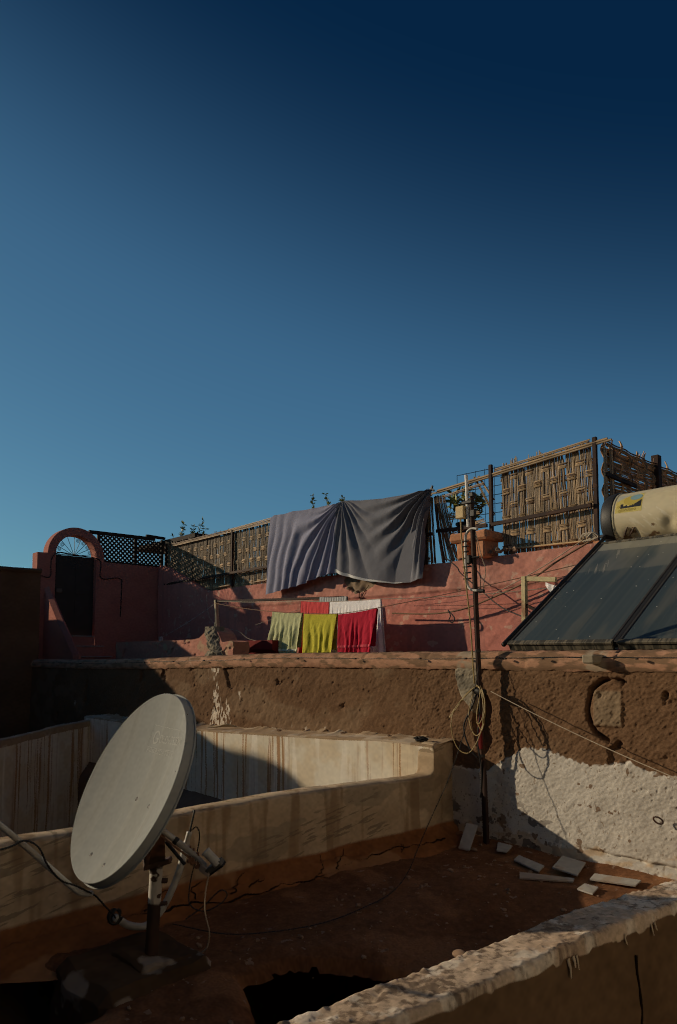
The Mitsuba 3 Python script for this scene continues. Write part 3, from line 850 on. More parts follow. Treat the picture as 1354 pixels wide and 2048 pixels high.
bh = thing('sky_blocker', 'tall unseen block added behind the viewer to cut sky light', 'house')  # unseen mass added to hold sky light off the shaded walls
obj('wall', box((-6.5, -11.0, -8.0), (1.0, -4.2, 6.5)), 'left_mud', bh)
obj('low_sky_blocker', box((-15.0, -10.0, -8.0), (-6.5, -4.2, 3.3)), 'left_mud', bh)  # added to hide the low sky from the walls at the left
obj('door', box((-3.2, -4.25, -0.5), (-2.2, -4.15, 1.6), 0.01), 'dark_wood', bh)

# ------------------------------------------------------------------ pink wall of the upper terrace
pw = thing('pink_wall', 'long pink plastered terrace wall behind the hanging laundry', 'wall')
xs = np.linspace(-16.6, -4.38, 620)
tz = np.linspace(0, 1, 84)
X, TT = np.meshgrid(xs, tz, indexing='ij')


def pink_top(x):
    return np.interp(x, [-16.6, -16.2, -14.25, -14.1, -11.8, -8, -4.38], [3.70, 3.62, 2.88, 2.85, 2.87, 2.84, 2.86])


zt = pink_top(X) + 0.02 * nz(np.stack([X, 0 * X, 0 * X], -1), 4, 131)
zz = 0.98 + (zt - 0.98) * TT
PP = np.stack([X, 0 * X, zz], -1)
h = 0.05 * nz(PP, 1.1, 132) + 0.028 * nz(PP, 4.5, 133) + 0.010 * nz(PP, 15, 134, 3)
edge = 2.385 + 0.03 * nz(np.stack([X, 0 * X, 0 * X], -1), 3, 135)
h += 0.030 * ss(-0.012, 0.012, zz - edge) * ss(-13.6, -12.8, X) + 0.02 * nz(PP, 6, 139) * ss(-0.01, 0.01, zz - edge)
q = np.hypot((X + 8.98) / 0.40, (zz - 2.72) / 0.24) + 0.7 * nz(PP, 7, 136, 3)
h -= 0.045 * ss(1.03, 0.96, q) * (0.7 + 1.2 * meshkit.noise(PP * 9, 137))
for x0 in (-10.62, -10.18):
    h -= 0.05 * ss(0.05, 0.035, np.abs(X - x0)) * ss(2.36, 2.33, zz)
f = np.stack([X, 8.80 - h, zz], -1)
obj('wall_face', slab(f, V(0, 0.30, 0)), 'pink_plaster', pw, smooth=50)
# sunless return of the same wall behind the water heater
yr = np.linspace(8.80, 12.4, 80)
tz = np.linspace(0, 1, 30)
Y, TT = np.meshgrid(yr, tz, indexing='ij')
f = np.stack([-4.36 + 0 * Y, Y, 0.98 + 1.88 * TT], -1)
f[..., 0] += 0.02 * nz(f, 2, 138)
obj('wall_return', slab(f, V(-0.3, 0, 0)), 'pink_plaster', pw, smooth=50)
for kk, (x0, x1, z0, z1) in enumerate([(-9.15, -8.72, 2.13, 2.60), (-9.0, -8.95, 2.25, 2.50)]):
    t = np.linspace(0, 1, 30)
    c = np.stack([x0 + (x1 - x0) * t, 8.795 + 0 * t, z0 + (z1 - z0) * t], -1)
    c[:, 0] += 0.06 * nz(c, 5, 141)
    hh = 0.05 * nz(c * V(1, 0, 1), 1.1, 132) + 0.028 * nz(c * V(1, 0, 1), 4.5, 133) + 0.045 * ss(2.37, 2.4, c[:, 2])
    c[:, 1] = 8.797 - hh
    obj('crack', tube(c, 0.007, 5), 'crack_and_gap_shade', pw)

# ------------------------------------------------------------------ arched doorway wall at the far left
dw = thing('doorway_wall', 'dark red plaster wall with round arched doorway, below the wooden lattice at the left', 'wall')
XW = -16.7
ac = (6.65, 3.76)
pts = [(5.72, 0.9), (5.72, 3.76), (5.96, 3.77)]
for t in np.linspace(math.pi, 0, 40):
    pts.append((ac[0] + 0.69 * math.cos(t), ac[1] + 0.69 * math.sin(t)))
pts += [(7.36, 3.66), (7.8, 3.66), (9.15, 3.66), (9.15, 0.9)]
inner = [(6.15, 0.85), (7.15, 0.85)] + [(ac[0] + 0.50 * math.cos(t), ac[1] + 0.50 * math.sin(t)) for t in np.linspace(0, math.pi, 40)]
poly = Polygon(pts).difference(Polygon(inner))
m = trimesh.creation.extrude_polygon(max(getattr(poly, 'geoms', [poly]), key=lambda g: g.area) if poly.geom_type != 'Polygon' else poly, 0.32, engine='earcut')


def yz_to_world(m, x):
    """extrusion (u, v, w) -> world (x - w... , u, v)"""
    v = m.vertices.copy()
    m.vertices = np.stack([x - v[:, 2], v[:, 0], v[:, 1]], -1)
    m.invert()
    return m


obj('wall', yz_to_world(m, XW), 'door_wall_plaster', dw)
# steps and door
d = obj('door', cat_([box((XW - 0.20, 6.15, 1.80), (XW - 0.15, 7.15, 3.76), 0.004)] + [box((XW - 0.15, 6.22 + 0.47 * i, 1.95 + 0.88 * j), (XW - 0.138, 6.60 + 0.47 * i, 2.70 + 0.88 * j), 0.005) for i in (0, 1) for j in (0, 1)]), 'door_iron', dw, label='black iron door in the arch')
obj('lock', box((XW - 0.137, 6.22, 2.84), (XW - 0.09, 6.36, 2.94), 0.008), 'lnb_dark', d)
for k, (x0, z1) in enumerate([(-16.4, 1.77), (-15.85, 1.53), (-15.4, 1.29)]):
    obj('step', box((x0 - 0.30, 6.05, 0.98), (x0 + 0.28, 6.90, z1), 0.01), 'door_wall_plaster', dw)
    obj('tread', box((x0 - 0.28, 6.055, z1), (x0 + 0.31, 6.895, z1 + 0.02), 0.006), 'tile_ceramic', dw)
sl = Polygon([(-16.7, 0.98), (-16.7, 2.88), (-15.9, 2.16), (-14.85, 1.28), (-14.85, 0.98)])
m = trimesh.creation.extrude_polygon(sl, 0.14, engine='earcut')
v = m.vertices.copy()
m.vertices = np.stack([v[:, 0], 6.05 - v[:, 2], v[:, 1]], -1)
m.invert()
obj('stair_wall', m, 'door_wall_plaster', dw)
obj('stair_coping', tube([(-16.7, 5.98, 2.90), (-15.9, 5.98, 2.18), (-14.85, 5.98, 1.30), (-14.84, 5.98, 1.0)], 0.085, 4), 'door_wall_plaster', dw)
# wrought iron fan
fan = [tube([(XW - 0.16, 6.15, 3.775), (XW - 0.16, 7.15, 3.775)], 0.010, 5)]
scr = []
for k, t in enumerate(np.linspace(0.14, math.pi - 0.14, 9)):
    e = (XW - 0.16, ac[0] + 0.49 * math.cos(t), 3.775 + 0.465 * math.sin(t))
    obj('fan_bar', tube([(XW - 0.16, ac[0], 3.775), e], 0.007, 5), 'black_iron', dw)
    if k in (0, 1, 2, 6, 7, 8, 3):
        # scroll curling off the bar end
        r = np.linspace(0.055, 0.008, 26)
        a = np.linspace(0, 4.2 * math.pi, 26) + t + (1.6 if k > 4 else -1.6)
        cy, cz = ac[0] + 0.40 * math.cos(t + 0.13), 3.775 + 0.385 * math.sin(t + 0.13)
        obj('fan_scroll', tube(np.stack([np.full(26, XW - 0.16), cy + r * np.cos(a), cz + r * np.sin(a)], -1), 0.006, 5), 'black_iron', dw)
obj('fan_rail', fan[0], 'black_iron', dw)
# cable clipped over the arch
obj('cable', tube(curve([(XW + 0.02, 5.8, 3.2), (XW + 0.02, 6.02, 3.2), (XW + 0.02, 6.04, 3.6), (XW + 0.02, 6.2, 3.79), (XW + 0.02, 6.6, 3.77), (XW + 0.02, 7.15, 3.73), (XW + 0.02, 7.26, 3.6), (XW + 0.02, 7.28, 3.25), (XW + 0.02, 7.75, 3.28), (XW + 0.02, 7.82, 3.1), (XW + 0.02, 7.8, 2.3)], 90), 0.012, 5), 'black_rubber', dw, smooth=True)

# ------------------------------------------------------------------ lattice screen on the doorway wall
ls = thing('lattice_screen', 'dark wooden lattice screen standing on the wall right of the arched doorway', 'lattice')


def lattice(y0, y1, z0, z1, x):
    ms = []
    s = 0.118
    for sg in (1, -1):
        n0 = int((y0 - z1) / s) - 60
        for k in range(n0, n0 + 260):
            c = k * s
            # line y = c + sg * z
            za, zb = z0, z1
            ya, yb = c + sg * (za - z0), c + sg * (zb - z0)
            if sg < 0:
                ya, yb = c - (za - z0), c - (zb - z0)
            # clip to y0..y1
            lo, hi = 0.0, 1.0
            dy = yb - ya
            t0, t1 = sorted(((y0 - ya) / dy, (y1 - ya) / dy))
            lo, hi = max(lo, t0), min(hi, t1)
            if hi - lo < 0.03:
                continue
            a = (x + 0.006 * sg, ya + dy * lo, za + (zb - za) * lo)
            b = (x + 0.006 * sg, ya + dy * hi, za + (zb - za) * hi)
            ms.append(bar(a, b, 0.011, 0.044, 0, up=np.cross(unit(V(*b) - V(*a)), V(1, 0, 0))))
    return cat_(ms)


for (y0, y1) in ((7.28, 8.22), (8.28, 9.0)):
    obj('lattice_slats', lattice(y0, y1, 3.72, 4.36, XW - 0.14), 'dark_wood', ls, kind='stuff')
for y0 in (7.26, 8.25, 9.02):
    obj('post', box((XW - 0.18, y0 - 0.035, 3.64), (XW - 0.11, y0 + 0.035, 4.42), 0.004), 'dark_wood', ls)
obj('rail', bar((XW - 0.145, 7.2, 3.69), (XW - 0.145, 9.06, 3.69), 0.06, 0.06), 'dark_wood', ls)
obj('rail', bar((XW - 0.145, 7.0, 4.41), (XW - 0.145, 8.80, 4.42), 0.075, 0.085), 'dark_wood', ls)
obj('beam_end', bar((XW - 0.145, 8.55, 4.49), (XW - 0.145, 9.1, 4.47), 0.08, 0.07, 0.01), 'dark_wood', ls)
rf = thing('roof_edge', 'dark wooden terrace roof edge behind the lattice, left of the reed fence', 'roof')
obj('board', box((-18.5, 9.05, 4.30), (-15.2, 10.2, 4.42), 0.01), 'dark_wood', rf)

# ------------------------------------------------------------------ reed fences
def reed_tint(r):
    base = V(0.44, 0.305, 0.175)
    k = r.uniform(0.55, 1.25)
    t = r.uniform(-0.03, 0.04)
    c = base * k + V(t, 0.3 * t, -0.4 * t)
    if r.random() < 0.12:
        c = V(0.17, 0.10, 0.055) * r.uniform(0.7, 1.3)
    return np.clip(c, 0.02, 0.75)


def cane_bundle(pathfn, n, width, r, dark=1.0, radius=0.0095, steps=9, spread=0.6, ragged=0.06):
    """n canes side by side along pathfn(t, side) -> point; side runs -0.5..0.5 across the bundle"""
    ms, cs = [], []
    for k in range(n):
        s = (k + 0.5) / n - 0.5
        t0, t1 = 0.0 + r.uniform(0, 0.4) * ragged, 1.0 + r.uniform(-1, 0.7) * ragged
        w = r.uniform(-1, 1, 3) * 0.006
        p = np.array([pathfn(t, s * width) for t in np.linspace(t0, t1, steps)])
        p = p + w + 0.006 * np.stack([np.sin(np.linspace(0, r.uniform(1, 5), steps) + r.uniform(0, 6)), 0.6 * np.sin(np.linspace(0, r.uniform(1, 5), steps) + r.uniform(0, 6)), 0 * np.linspace(0, 1, steps)], -1)
        rad = radius * r.uniform(0.75, 1.2) * (1 + 0.12 * (np.arange(steps) % 3 == 0))
        m = tube(p, rad, 5)
        c = reed_tint(r) * dark
        cc = np.tile(c, (len(m.vertices), 1))
        rowv = np.clip(np.arange(len(m.vertices)) // 5, 0, steps - 1)
        cc *= np.where((rowv % 3) == 0, r.uniform(0.55, 0.9), 1.0)[:, None] * (0.9 + 0.2 * r.random((len(m.vertices), 1)))
        ms.append(m)
        cs.append(cc)
    return cat_(ms), np.vstack(cs)


def woven_fence(key, axis, u0, u1, base, z0, z1, pitch, rows, r, dark=1.0, lean=None, depth=0.018, topvar=0.05, ncane=6, skip=None, cross=1.2):
    """upright bundles with bundles woven across; axis 'x' (fence runs along x at y = base) or 'y' (runs along y at x = base)"""
    def put(u, d, z):
        return (u, base + d, z) if axis == 'x' else (base + d, u, z)
    nb = int(round((u1 - u0) / pitch))
    us = u0 + (np.arange(nb) + 0.5) * (u1 - u0) / nb
    zs = [z0 + (z1 - z0) * q for q in rows]
    for i, u in enumerate(us):
        if skip and skip(i, None):
            continue
        ln = r.uniform(-0.02, 0.02) + (lean(u) if lean else 0)
        zt = z1(u) if callable(z1) else z1
        zt = zt + r.uniform(-0.25, 1) * topvar

        def up_(t, s, u=u, ln=ln, zt=zt, i=i):
            z = z0 + (zt - z0) * t
            dd = 0.0
            for j, zj in enumerate(zs):
                dd += (1 if (i + j) % 2 else -1) * math.exp(-((z - zj) / 0.075) ** 2)
            return put(u + s + ln * (t - 0.2), -dd * depth * 0.3, z)
        m, c = cane_bundle(up_, ncane, pitch * 0.96, r, dark, steps=15, radius=0.0084)
        obj('reed_bundle', m, 'reed', key, smooth=True, color=c)
    for j, zj in enumerate(zs):
        wob = r.uniform(-0.02, 0.02)

        def ac_(t, s, zj=zj, j=j, wob=wob):
            u = us[0] - 0.1 + (us[-1] - us[0] + 0.2) * t
            fi = (u - us[0]) / (us[1] - us[0])
            dd = -math.tanh(3.0 * math.cos(math.pi * (fi + j))) * depth * 1.3
            return put(u, dd, zj + s + wob * t + 0.012 * math.sin(u * 3 + j))
        m, c = cane_bundle(ac_, 5, 0.088, r, cross, steps=8 * nb + 1, ragged=0.01, radius=0.0078)
        obj('cross_bundle', m, 'reed', key, smooth=True, color=c)


FY = 8.93
rl = thing('reed_fence', 'woven reed fence in front of the lattice shadow, left of the hanging bed sheets', 'fence', None)
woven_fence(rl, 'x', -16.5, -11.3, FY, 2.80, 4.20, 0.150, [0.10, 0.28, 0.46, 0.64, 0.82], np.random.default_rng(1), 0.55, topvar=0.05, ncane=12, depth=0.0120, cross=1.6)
rl2 = thing('reed_fence', 'woven reed fence mostly hidden behind the two hanging bed sheets', 'fence')
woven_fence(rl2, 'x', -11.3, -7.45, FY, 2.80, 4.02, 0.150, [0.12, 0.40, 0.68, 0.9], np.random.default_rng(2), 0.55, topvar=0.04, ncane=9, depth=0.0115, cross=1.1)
rr_ = thing('reed_fence', 'sunlit woven reed fence panel with ragged top, left of the water heater tank', 'fence')
woven_fence(rr_, 'x', -5.98, -4.50, FY, 2.86, 4.24, 0.135, [0.08, 0.235, 0.41, 0.565, 0.72, 0.865], np.random.default_rng(3), 0.86, lean=lambda u: 0.0 if u < -5.2 else -0.06, topvar=0.06, ncane=13, depth=0.0115, cross=0.95)
rb = thing('reed_fence', 'brown reed screen seen from its shaded side, behind the water heater tank', 'fence')
# shaded return: canes run across, short uprights hold them; tint lightened for backlight glow
r4 = np.random.default_rng(4)
zs = np.arange(2.95, 4.30, 0.048)
for j, zj in enumerate(zs):
    def acr(t, s, zj=zj, j=j):
        y = 9.02 + 3.0 * t
        return (-4.40 + 0.012 * math.cos(math.pi * (y / 0.26 + j // 3)), y, zj + s - 0.02 * t + 0.008 * math.sin(y * 2.2 + 0.7 * j))
    m, c = cane_bundle(acr, 3, 0.042, r4, V(1.25, 1.0, 0.8), steps=30, ragged=0.05)
    obj('cross_bundle', m, 'reed', rb, smooth=True, color=c)
for i, y in enumerate(np.arange(9.0, 12.0, 0.26)):
    def upr(t, s, y=y, i=i):
        z = 2.9 + (1.39 + 0.04 * (i % 3)) * t
        return (-4.40 + 0.024 * math.cos(math.pi * (i + z / 0.144)), y + s, z)
    m, c = cane_bundle(upr, 5, 0.09, r4, V(1.3, 1.05, 0.85), steps=24)
    obj('reed_bundle', m, 'reed', rb, smooth=True, color=c)
for y in (8.98, 9.16):
    def upr(t, s, y=y):
        return (-4.37, y + s, 2.88 + 1.36 * t)
    m, c = cane_bundle(upr, 6, 0.11, r4, 1.3, steps=12)
    obj('reed_bundle', m, 'reed', rb, smooth=True, color=c)
obj('post', box((-4.44, 10.62, 2.9), (-4.33, 10.74, 4.42), 0.006), 'old_steel', rb)
obj('rail', bar((-4.34, 8.95, 3.82), (-4.34, 9.85, 3.80), 0.03, 0.05), 'old_steel', rb)

# broken bay between the panels: leaning bundles, loose canes
bb = thing('broken_reed_fence', 'collapsed bay of reed fence with leaning canes beside the grey bed sheet', 'fence')
r5 = np.random.default_rng(5)
for i, (xa, xb, dk) in enumerate([(-7.42, -7.36, 0.5), (-7.30, -7.12, 0.6), (-7.26, -6.95, 0.95), (-7.16, -6.84, 1.0)]):
    def led(t, s, xa=xa, xb=xb):
        return (xa + (xb - xa) * t ** 1.3 + s, FY + 0.01 * t, 4.02 - 1.16 * t)
    m, c = cane_bundle(led, 6, 0.11, r5, dk, steps=10)
    obj('reed_bundle', m, 'reed', bb, smooth=True, color=c)
for (x0, z0, x1, z1, n) in [(-7.05, 3.63, -6.40, 3.60, 3), (-7.02, 3.57, -6.50, 3.56, 2), (-6.95, 3.36, -6.30, 3.45, 4), (-7.14, 3.96, -6.30, 4.04, 2)]:
    def hor(t, s, x0=x0, z0=z0, x1=x1, z1=z1):
        return (x0 + (x1 - x0) * t, FY - 0.03, z0 + (z1 - z0) * t + s)
    m, c = cane_bundle(hor, n, 0.022 * n, r5, 1.25, steps=8)
    obj('cross_bundle', m, 'reed', bb, smooth=True, color=c)
for (x0, z0, x1, z1) in [(-6.50, 4.18, -6.12, 3.50), (-6.42, 4.18, -6.14, 3.75), (-7.02, 3.18, -6.80, 2.86), (-7.06, 3.1, -6.75, 3.28)]:
    def dia(t, s, x0=x0, z0=z0, x1=x1, z1=z1):
        return (x0 + (x1 - x0) * t + s, FY - 0.02, z0 + (z1 - z0) * t)
    m, c = cane_bundle(dia, 2, 0.03, r5, 0.9, steps=6)
    obj('loose_cane', m, 'reed', bb, smooth=True, color=c)

# steel frame of the fence and bamboo rails
ff = thing('fence_frame', 'rusty steel posts and rails carrying the reed fences, with split bamboo along the top', 'fence frame')
for x, z1 in ((-13.25, 4.22), (-6.16, 4.30), (-4.46, 4.34), (-16.35, 4.25), (-9.3, 4.16), (-7.5, 4.06)):
    obj('post', box((x - 0.029, FY - 0.085, 2.82), (x + 0.029, FY - 0.035, z1), 0.005), 'old_steel', ff)
for (a, b) in (((-16.3, 3.16), (-11.0, 3.24)), ((-11.0, 3.24), (-7.3, 3.36)), ((-7.2, 3.39), (-6.2, 3.35)), ((-6.12, 3.35), (-4.50, 3.40))):
    obj('rail', bar((a[0], FY - 0.115, a[1]), (b[0], FY - 0.115, b[1]), 0.04, 0.055, 0.004), 'old_steel', ff)
obj('bolt_plate', box((-4.50, FY - 0.10, 2.86), (-4.40, FY - 0.03, 2.9), 0.004), 'burnt_clay', ff)
rc = np.random.default_rng(8)


def cane_rail(a, b, rad, n=3, dk=1.15):
    def fn(t, s):
        p = V(*a) + (V(*b) - V(*a)) * t
        return (p[0], p[1], p[2] + s)
    m, c = cane_bundle(fn, n, 0.03 * n, rc, dk, radius=rad, steps=14, ragged=0.02)
    obj('bamboo_rail', m, 'reed', ff, smooth=True, color=c)


cane_rail((-7.22, FY - 0.06, 4.05), (-4.25, FY - 0.07, 4.26), 0.017, 2)
cane_rail((-6.1, FY - 0.05, 4.20), (-4.55, FY - 0.06, 4.31), 0.012, 2)
cane_rail((-16.0, FY - 0.06, 4.17), (-11.3, FY - 0.06, 4.22), 0.014, 3)
cane_rail((-13.4, FY - 0.08, 4.22), (-11.3, FY - 0.08, 4.27), 0.012, 2)
cane_rail((-11.3, FY - 0.06, 4.15), (-7.25, FY - 0.06, 4.03), 0.016, 2)
cane_rail((-6.0, FY - 0.06, 2.95), (-4.52, FY - 0.06, 2.92), 0.014, 1)
cane_rail((-13.95, FY - 0.05, 2.93), (-13.25, FY - 0.05, 2.95), 0.014, 1, 1.4)
cane_rail((-12.4, FY - 0.05, 2.94), (-11.0, FY - 0.05, 2.99), 0.014, 1, 1.4)

# ------------------------------------------------------------------ wire trellis, pot plants, chimney
tr = thing('wire_trellis', 'dark wire mesh trellis standing up behind the broken reed fence', 'trellis')
for x in np.linspace(-7.0, -6.08, 6):
    obj('wire', tube([(x, 9.12, 3.45), (x, 9.12, 4.34)], 0.0055, 4), 'black_iron', tr)
for z in np.linspace(3.47, 4.33, 7):
    obj('wire', tube([(-7.0, 9.115, z), (-6.06, 9.115, z - 0.02)], 0.0055, 4), 'black_iron', tr)


def leafy(key, stems, nleaf, size, r, tint=(0.075, 0.095, 0.028)):
    lm, lc, sm = [], [], []
    for (a, b) in stems:
        a, b = V(*a), V(*b)
        mid = (a + b) / 2 + r.uniform(-1, 1, 3) * 0.12 * np.linalg.norm(b - a)
        c = curve([a, mid, b], 10)
        sm.append(tube(c, np.linspace(0.010, 0.004, 10), 5))
        for k in range(nleaf):
            t = 0.30 + 0.70 * r.random() ** 0.7
            p = a + (b - a) * t
            p = c[min(9, int(t * 9.5))]
            d = unit(r.normal(size=3) + 0.9 * unit(b - a))
            s = unit(np.cross(d, r.normal(size=3)))
            n = np.cross(d, s)
            L = size * r.uniform(0.6, 1.2)
            w = L * 0.16
            bend = n * L * r.uniform(-0.15, 0.25)
            v = [p, p + d * L * 0.4 + s * w + bend * 0.3, p + d * L * 0.4 - s * w + bend * 0.3, p + d * L * 0.75 + s * w * 0.7 + bend * 0.7, p + d * L * 0.75 - s * w * 0.7 + bend * 0.7, p + d * L + bend]
            lm.append(mesh_(v, [[0, 1, 2], [1, 3, 2], [2, 3, 4], [3, 5, 4]]))
            col = V(*tint) * r.uniform(0.5, 1.9) + V(0.05, 0.03, 0) * r.random()
            lc.append(np.tile(col, (6, 1)))
    obj('stems', cat_(sm), 'stem_bark', key)
    obj('leaves', cat_(lm), 'leaf', key, color=np.vstack(lc), kind='stuff')


r6 = np.random.default_rng(6)
pl = thing('potted_plant', 'thin leafy plant in a dark pot behind the wire trellis', 'plant')
obj('pot', trimesh.creation.revolve(np.array([(0, 0), (0.13, 0), (0.17, 0.24), (0.185, 0.24), (0.185, 0.27), (0.15, 0.27), (0.14, 0.22), (0, 0.22)]), sections=20).apply_translation((-6.95, 9.30, 3.28)), 'pot_plastic', pl, smooth=40)
leafy(pl, [((-6.95 + dx, 9.3, 3.48), (-6.95 + ex, 9.3 + ey, 3.48 + ez)) for dx, ex, ey, ez in [(0.02, -0.12, 0.05, 0.62), (0, 0.10, -0.05, 0.66), (0.05, 0.25, 0.05, 0.5), (-0.03, -0.2, -0.02, 0.45), (0.0, 0.02, 0.1, 0.75), (0.06, 0.33, 0.0, 0.35)]], 60, 0.11, r6, (0.15, 0.16, 0.04))
pl = thing('potted_plant', 'small palm-like plant tip beside the top corner of the grey bed sheet', 'plant')
leafy(pl, [((-7.33, 9.35, 3.5), (-7.30, 9.35, 4.20)), ((-7.33, 9.35, 3.5), (-7.2, 9.35, 4.10))], 18, 0.16, r6)
pl = thing('oleander', 'olive green shoots rising behind the fence above the lilac bed sheet', 'plant')
leafy(pl, [((-10.5, 9.4, 3.6), (-11.05, 9.4, 4.72)), ((-10.4, 9.4, 3.6), (-10.62, 9.4, 4.68)), ((-10.0, 9.4, 3.6), (-10.1, 9.4, 4.52))], 60, 0.09, r6, (0.19, 0.19, 0.05))
pl = thing('oleander', 'dark green bush behind the corner of lattice and reed fence', 'plant')
leafy(pl, [((-17.0, 9.7, 3.6), (-17.2 + 0.28 * k, 9.55 + 0.1 * (k % 2), 4.62 + 0.14 * (k % 3))) for k in range(7)], 60, 0.11, r6, (0.14, 0.15, 0.04))

ch = thing('chimney', 'terracotta chimney of two piers and a rounded cap on the pink wall', 'chimney')


def plump(lo, hi, bev, amp, seed):
    m = box(lo, hi, bev)
    for _ in range(4):
        m = m.subdivide()
    m = trimesh.Trimesh(m.vertices, m.faces)
    v = m.vertices
    v = v + np.stack([nz(v, 5, seed), nz(v, 5, seed + 1), nz(v, 5, seed + 2)], -1) * amp
    return trimesh.Trimesh(v, m.faces, process=False)


obj('pier', plump((-6.595, 8.56, 2.83), (-6.43, 8.95, 3.12), 0.02, 0.025, 151), 'burnt_clay', ch, smooth=50)
obj('pier', plump((-6.25, 8.56, 2.83), (-6.085, 8.95, 3.12), 0.02, 0.025, 161), 'burnt_clay', ch, smooth=50)
obj('cap', plump((-6.70, 8.50, 3.09), (-6.00, 9.0, 3.235), 0.05, 0.04, 171), 'burnt_clay', ch, smooth=50)
obj('back', box((-6.44, 8.86, 2.83), (-6.24, 8.94, 3.12)), 'crack_and_gap_shade', ch)  # near-black panel standing in for the shade between the piers
rub = thing('rubble_heap', 'small heap of broken plaster at the foot of a fence post, right of the chimney', 'rubble')
rq = np.random.default_rng(12)
for k in range(9):
    c = V(-6.1 + 0.05 * k + rq.uniform(-.03, .03), 8.72 + rq.uniform(-.05, .08), 2.90 + rq.uniform(0, 0.04))
    m = trimesh.creation.icosphere(1, 0.035 * rq.uniform(0.6, 1.3))
    m.vertices = m.vertices * rq.uniform(0.6, 1.2, 3) + 0.012 * rq.normal(size=m.vertices.shape) + c
    obj('lump', m, 'pebble', rub)

# ------------------------------------------------------------------ laundry
def drape(top, bot, fold, nu=150, nv=120, thick=0.004, hang=None):
    """cloth between the top line and the bottom hem; top, bot: functions of u -> (x, y, z); fold(u, v) -> displacement towards the viewer (-y)"""
    u = np.linspace(0, 1, nu)
    v = np.linspace(0, 1, nv)
    A = np.array([top(q) for q in u])
    B = np.array([bot(q) for q in u])
    U, Vv = np.meshgrid(u, v, indexing='ij')
    P = A[:, None] + (B - A)[:, None] * Vv[..., None]
    dsp, dx = fold(U, Vv)
    P[..., 1] -= dsp
    P[..., 0] += dx
    return P


def cloth_mesh(P, thick=0.004):
    return slab(P, V(0, thick, 0), True)


def lerp_pts(tab):
    t = np.array(tab, float)
    return lambda q: V(*[np.interp(q, t[:, 0], t[:, k]) for k in range(1, t.shape[1])])


def ridge(x, sharp=1.6):
    """rounded pleats with tight valleys, 0..1"""
    return np.abs(np.sin(np.pi * x)) ** sharp


def uneven(x, seed):
    """pleats of unequal height and sharpness"""
    k = np.floor(x)
    z0 = 0 * x
    hgt = 0.25 + 0.95 * meshkit.noise(np.stack([k * 3.7, z0, z0], -1), seed)
    shp = 0.8 + 1.6 * meshkit.noise(np.stack([k * 5.3, z0 + 9, z0], -1), seed)
    return hgt * np.abs(np.sin(np.pi * x)) ** shp


def radial(U, Vv, P, cu, cv, asp):
    a = np.arctan2((Vv - cv), (U - cu) * asp)
    d = np.hypot((U - cu) * asp, Vv - cv)
    return a, d


def wrinkle(U, Vv, seed, amp):
    p = np.stack([U * 12 + Vv * 3, Vv * 6, 0 * U], -1)
    return amp * (meshkit.fbm(p, 3, seed) - 0.5)


# lilac sheet (left)
lt = lerp_pts([(0, -11.50, 8.66, 4.20), (0.06, -11.36, 8.66, 4.245), (0.2, -11.05, 8.66, 4.22), (0.32, -10.75, 8.66, 4.235), (0.5, -10.33, 8.66, 4.20), (0.75, -9.80, 8.66, 4.19), (0.93, -9.42, 8.66, 4.18), (1, -9.30, 8.66, 4.20)])
lbm = lerp_pts([(0, -11.56, 8.60, 2.59), (0.25, -11.02, 8.60, 2.65), (0.5, -10.42, 8.60, 2.71), (0.72, -9.95, 8.60, 2.80), (0.86, -9.66, 8.60, 2.85), (1, -9.40, 8.60, 2.87)])


def lilac_fold(U, Vv):
    a, d = radial(U, Vv, None, 1.0, -0.05, 1.38)
    b = ss(0.85, 0.15, U)
    warp = 0.9 * meshkit.fbm(np.stack([U * 2.2, Vv * 1.6, 0 * U], -1), 3, 201)
    x = (1 - b) * (a / math.pi * 17) + b * (17.5 - 9 * U - 0.8 * Vv) + warp
    amp = (0.105 * (1 - b) + 0.05 * b) * (0.25 + 0.75 * ss(0.0, 0.35, Vv))
    return amp * uneven(x, 205) + wrinkle(U, Vv, 203, 0.014) + 0.02, 0.0 * U


pl_ = drape(lt, lbm, lilac_fold, 220, 170)
sl_ = one('bed_sheet', cloth_mesh(pl_), 'sheet_lilac', 'lilac grey bed sheet hanging over the reed fence, left of the two', 'bed sheet', smooth=True)
# charcoal sheet (right), gathered to the top right corner
rt = lerp_pts([(0, -9.40, 8.66, 4.19), (0.08, -9.2, 8.66, 4.20), (0.16, -9.0, 8.66, 4.17), (0.3, -8.75, 8.66, 4.13), (0.5, -8.25, 8.66, 4.08), (0.8, -7.58, 8.66, 4.05), (1, -7.12, 8.66, 4.04)])
rbm = lerp_pts([(0, -9.40, 8.60, 2.88), (0.12, -9.15, 8.60, 2.79), (0.35, -8.60, 8.60, 2.655), (0.6, -8.0, 8.60, 2.57), (0.8, -7.60, 8.60, 2.565), (1, -7.30, 8.60, 2.60)])


def grey_fold(U, Vv):
    a, d = radial(U, Vv, None, 1.03, -0.03, 1.45)
    ph = a / math.pi
    f1 = uneven(ph * 17 + 0.7 * meshkit.fbm(np.stack([U * 2.2, Vv * 1.6, 0 * U], -1), 3, 211), 215)
    w1 = ss(1.35, 0.25, d)
    a2, d2 = radial(U, Vv, None, 0.05, -0.03, 1.45)
    f2 = uneven(a2 / math.pi * 13 + 0.7 * meshkit.fbm(np.stack([U * 2.2, Vv * 1.6, 0 * U], -1), 3, 213), 216)
    w2 = ss(0.55, 0.05, U) * ss(-0.1, 0.25, Vv)
    hollow = -0.16 * np.exp(-((U - 0.82 + 0.12 * Vv) / 0.13) ** 2) * ss(0.12, 0.5, Vv)
    return np.maximum(0.15 * f1 * w1 + 0.10 * f2 * w2 + hollow + wrinkle(U, Vv, 214, 0.016) + 0.03, -0.06), 0.0 * U


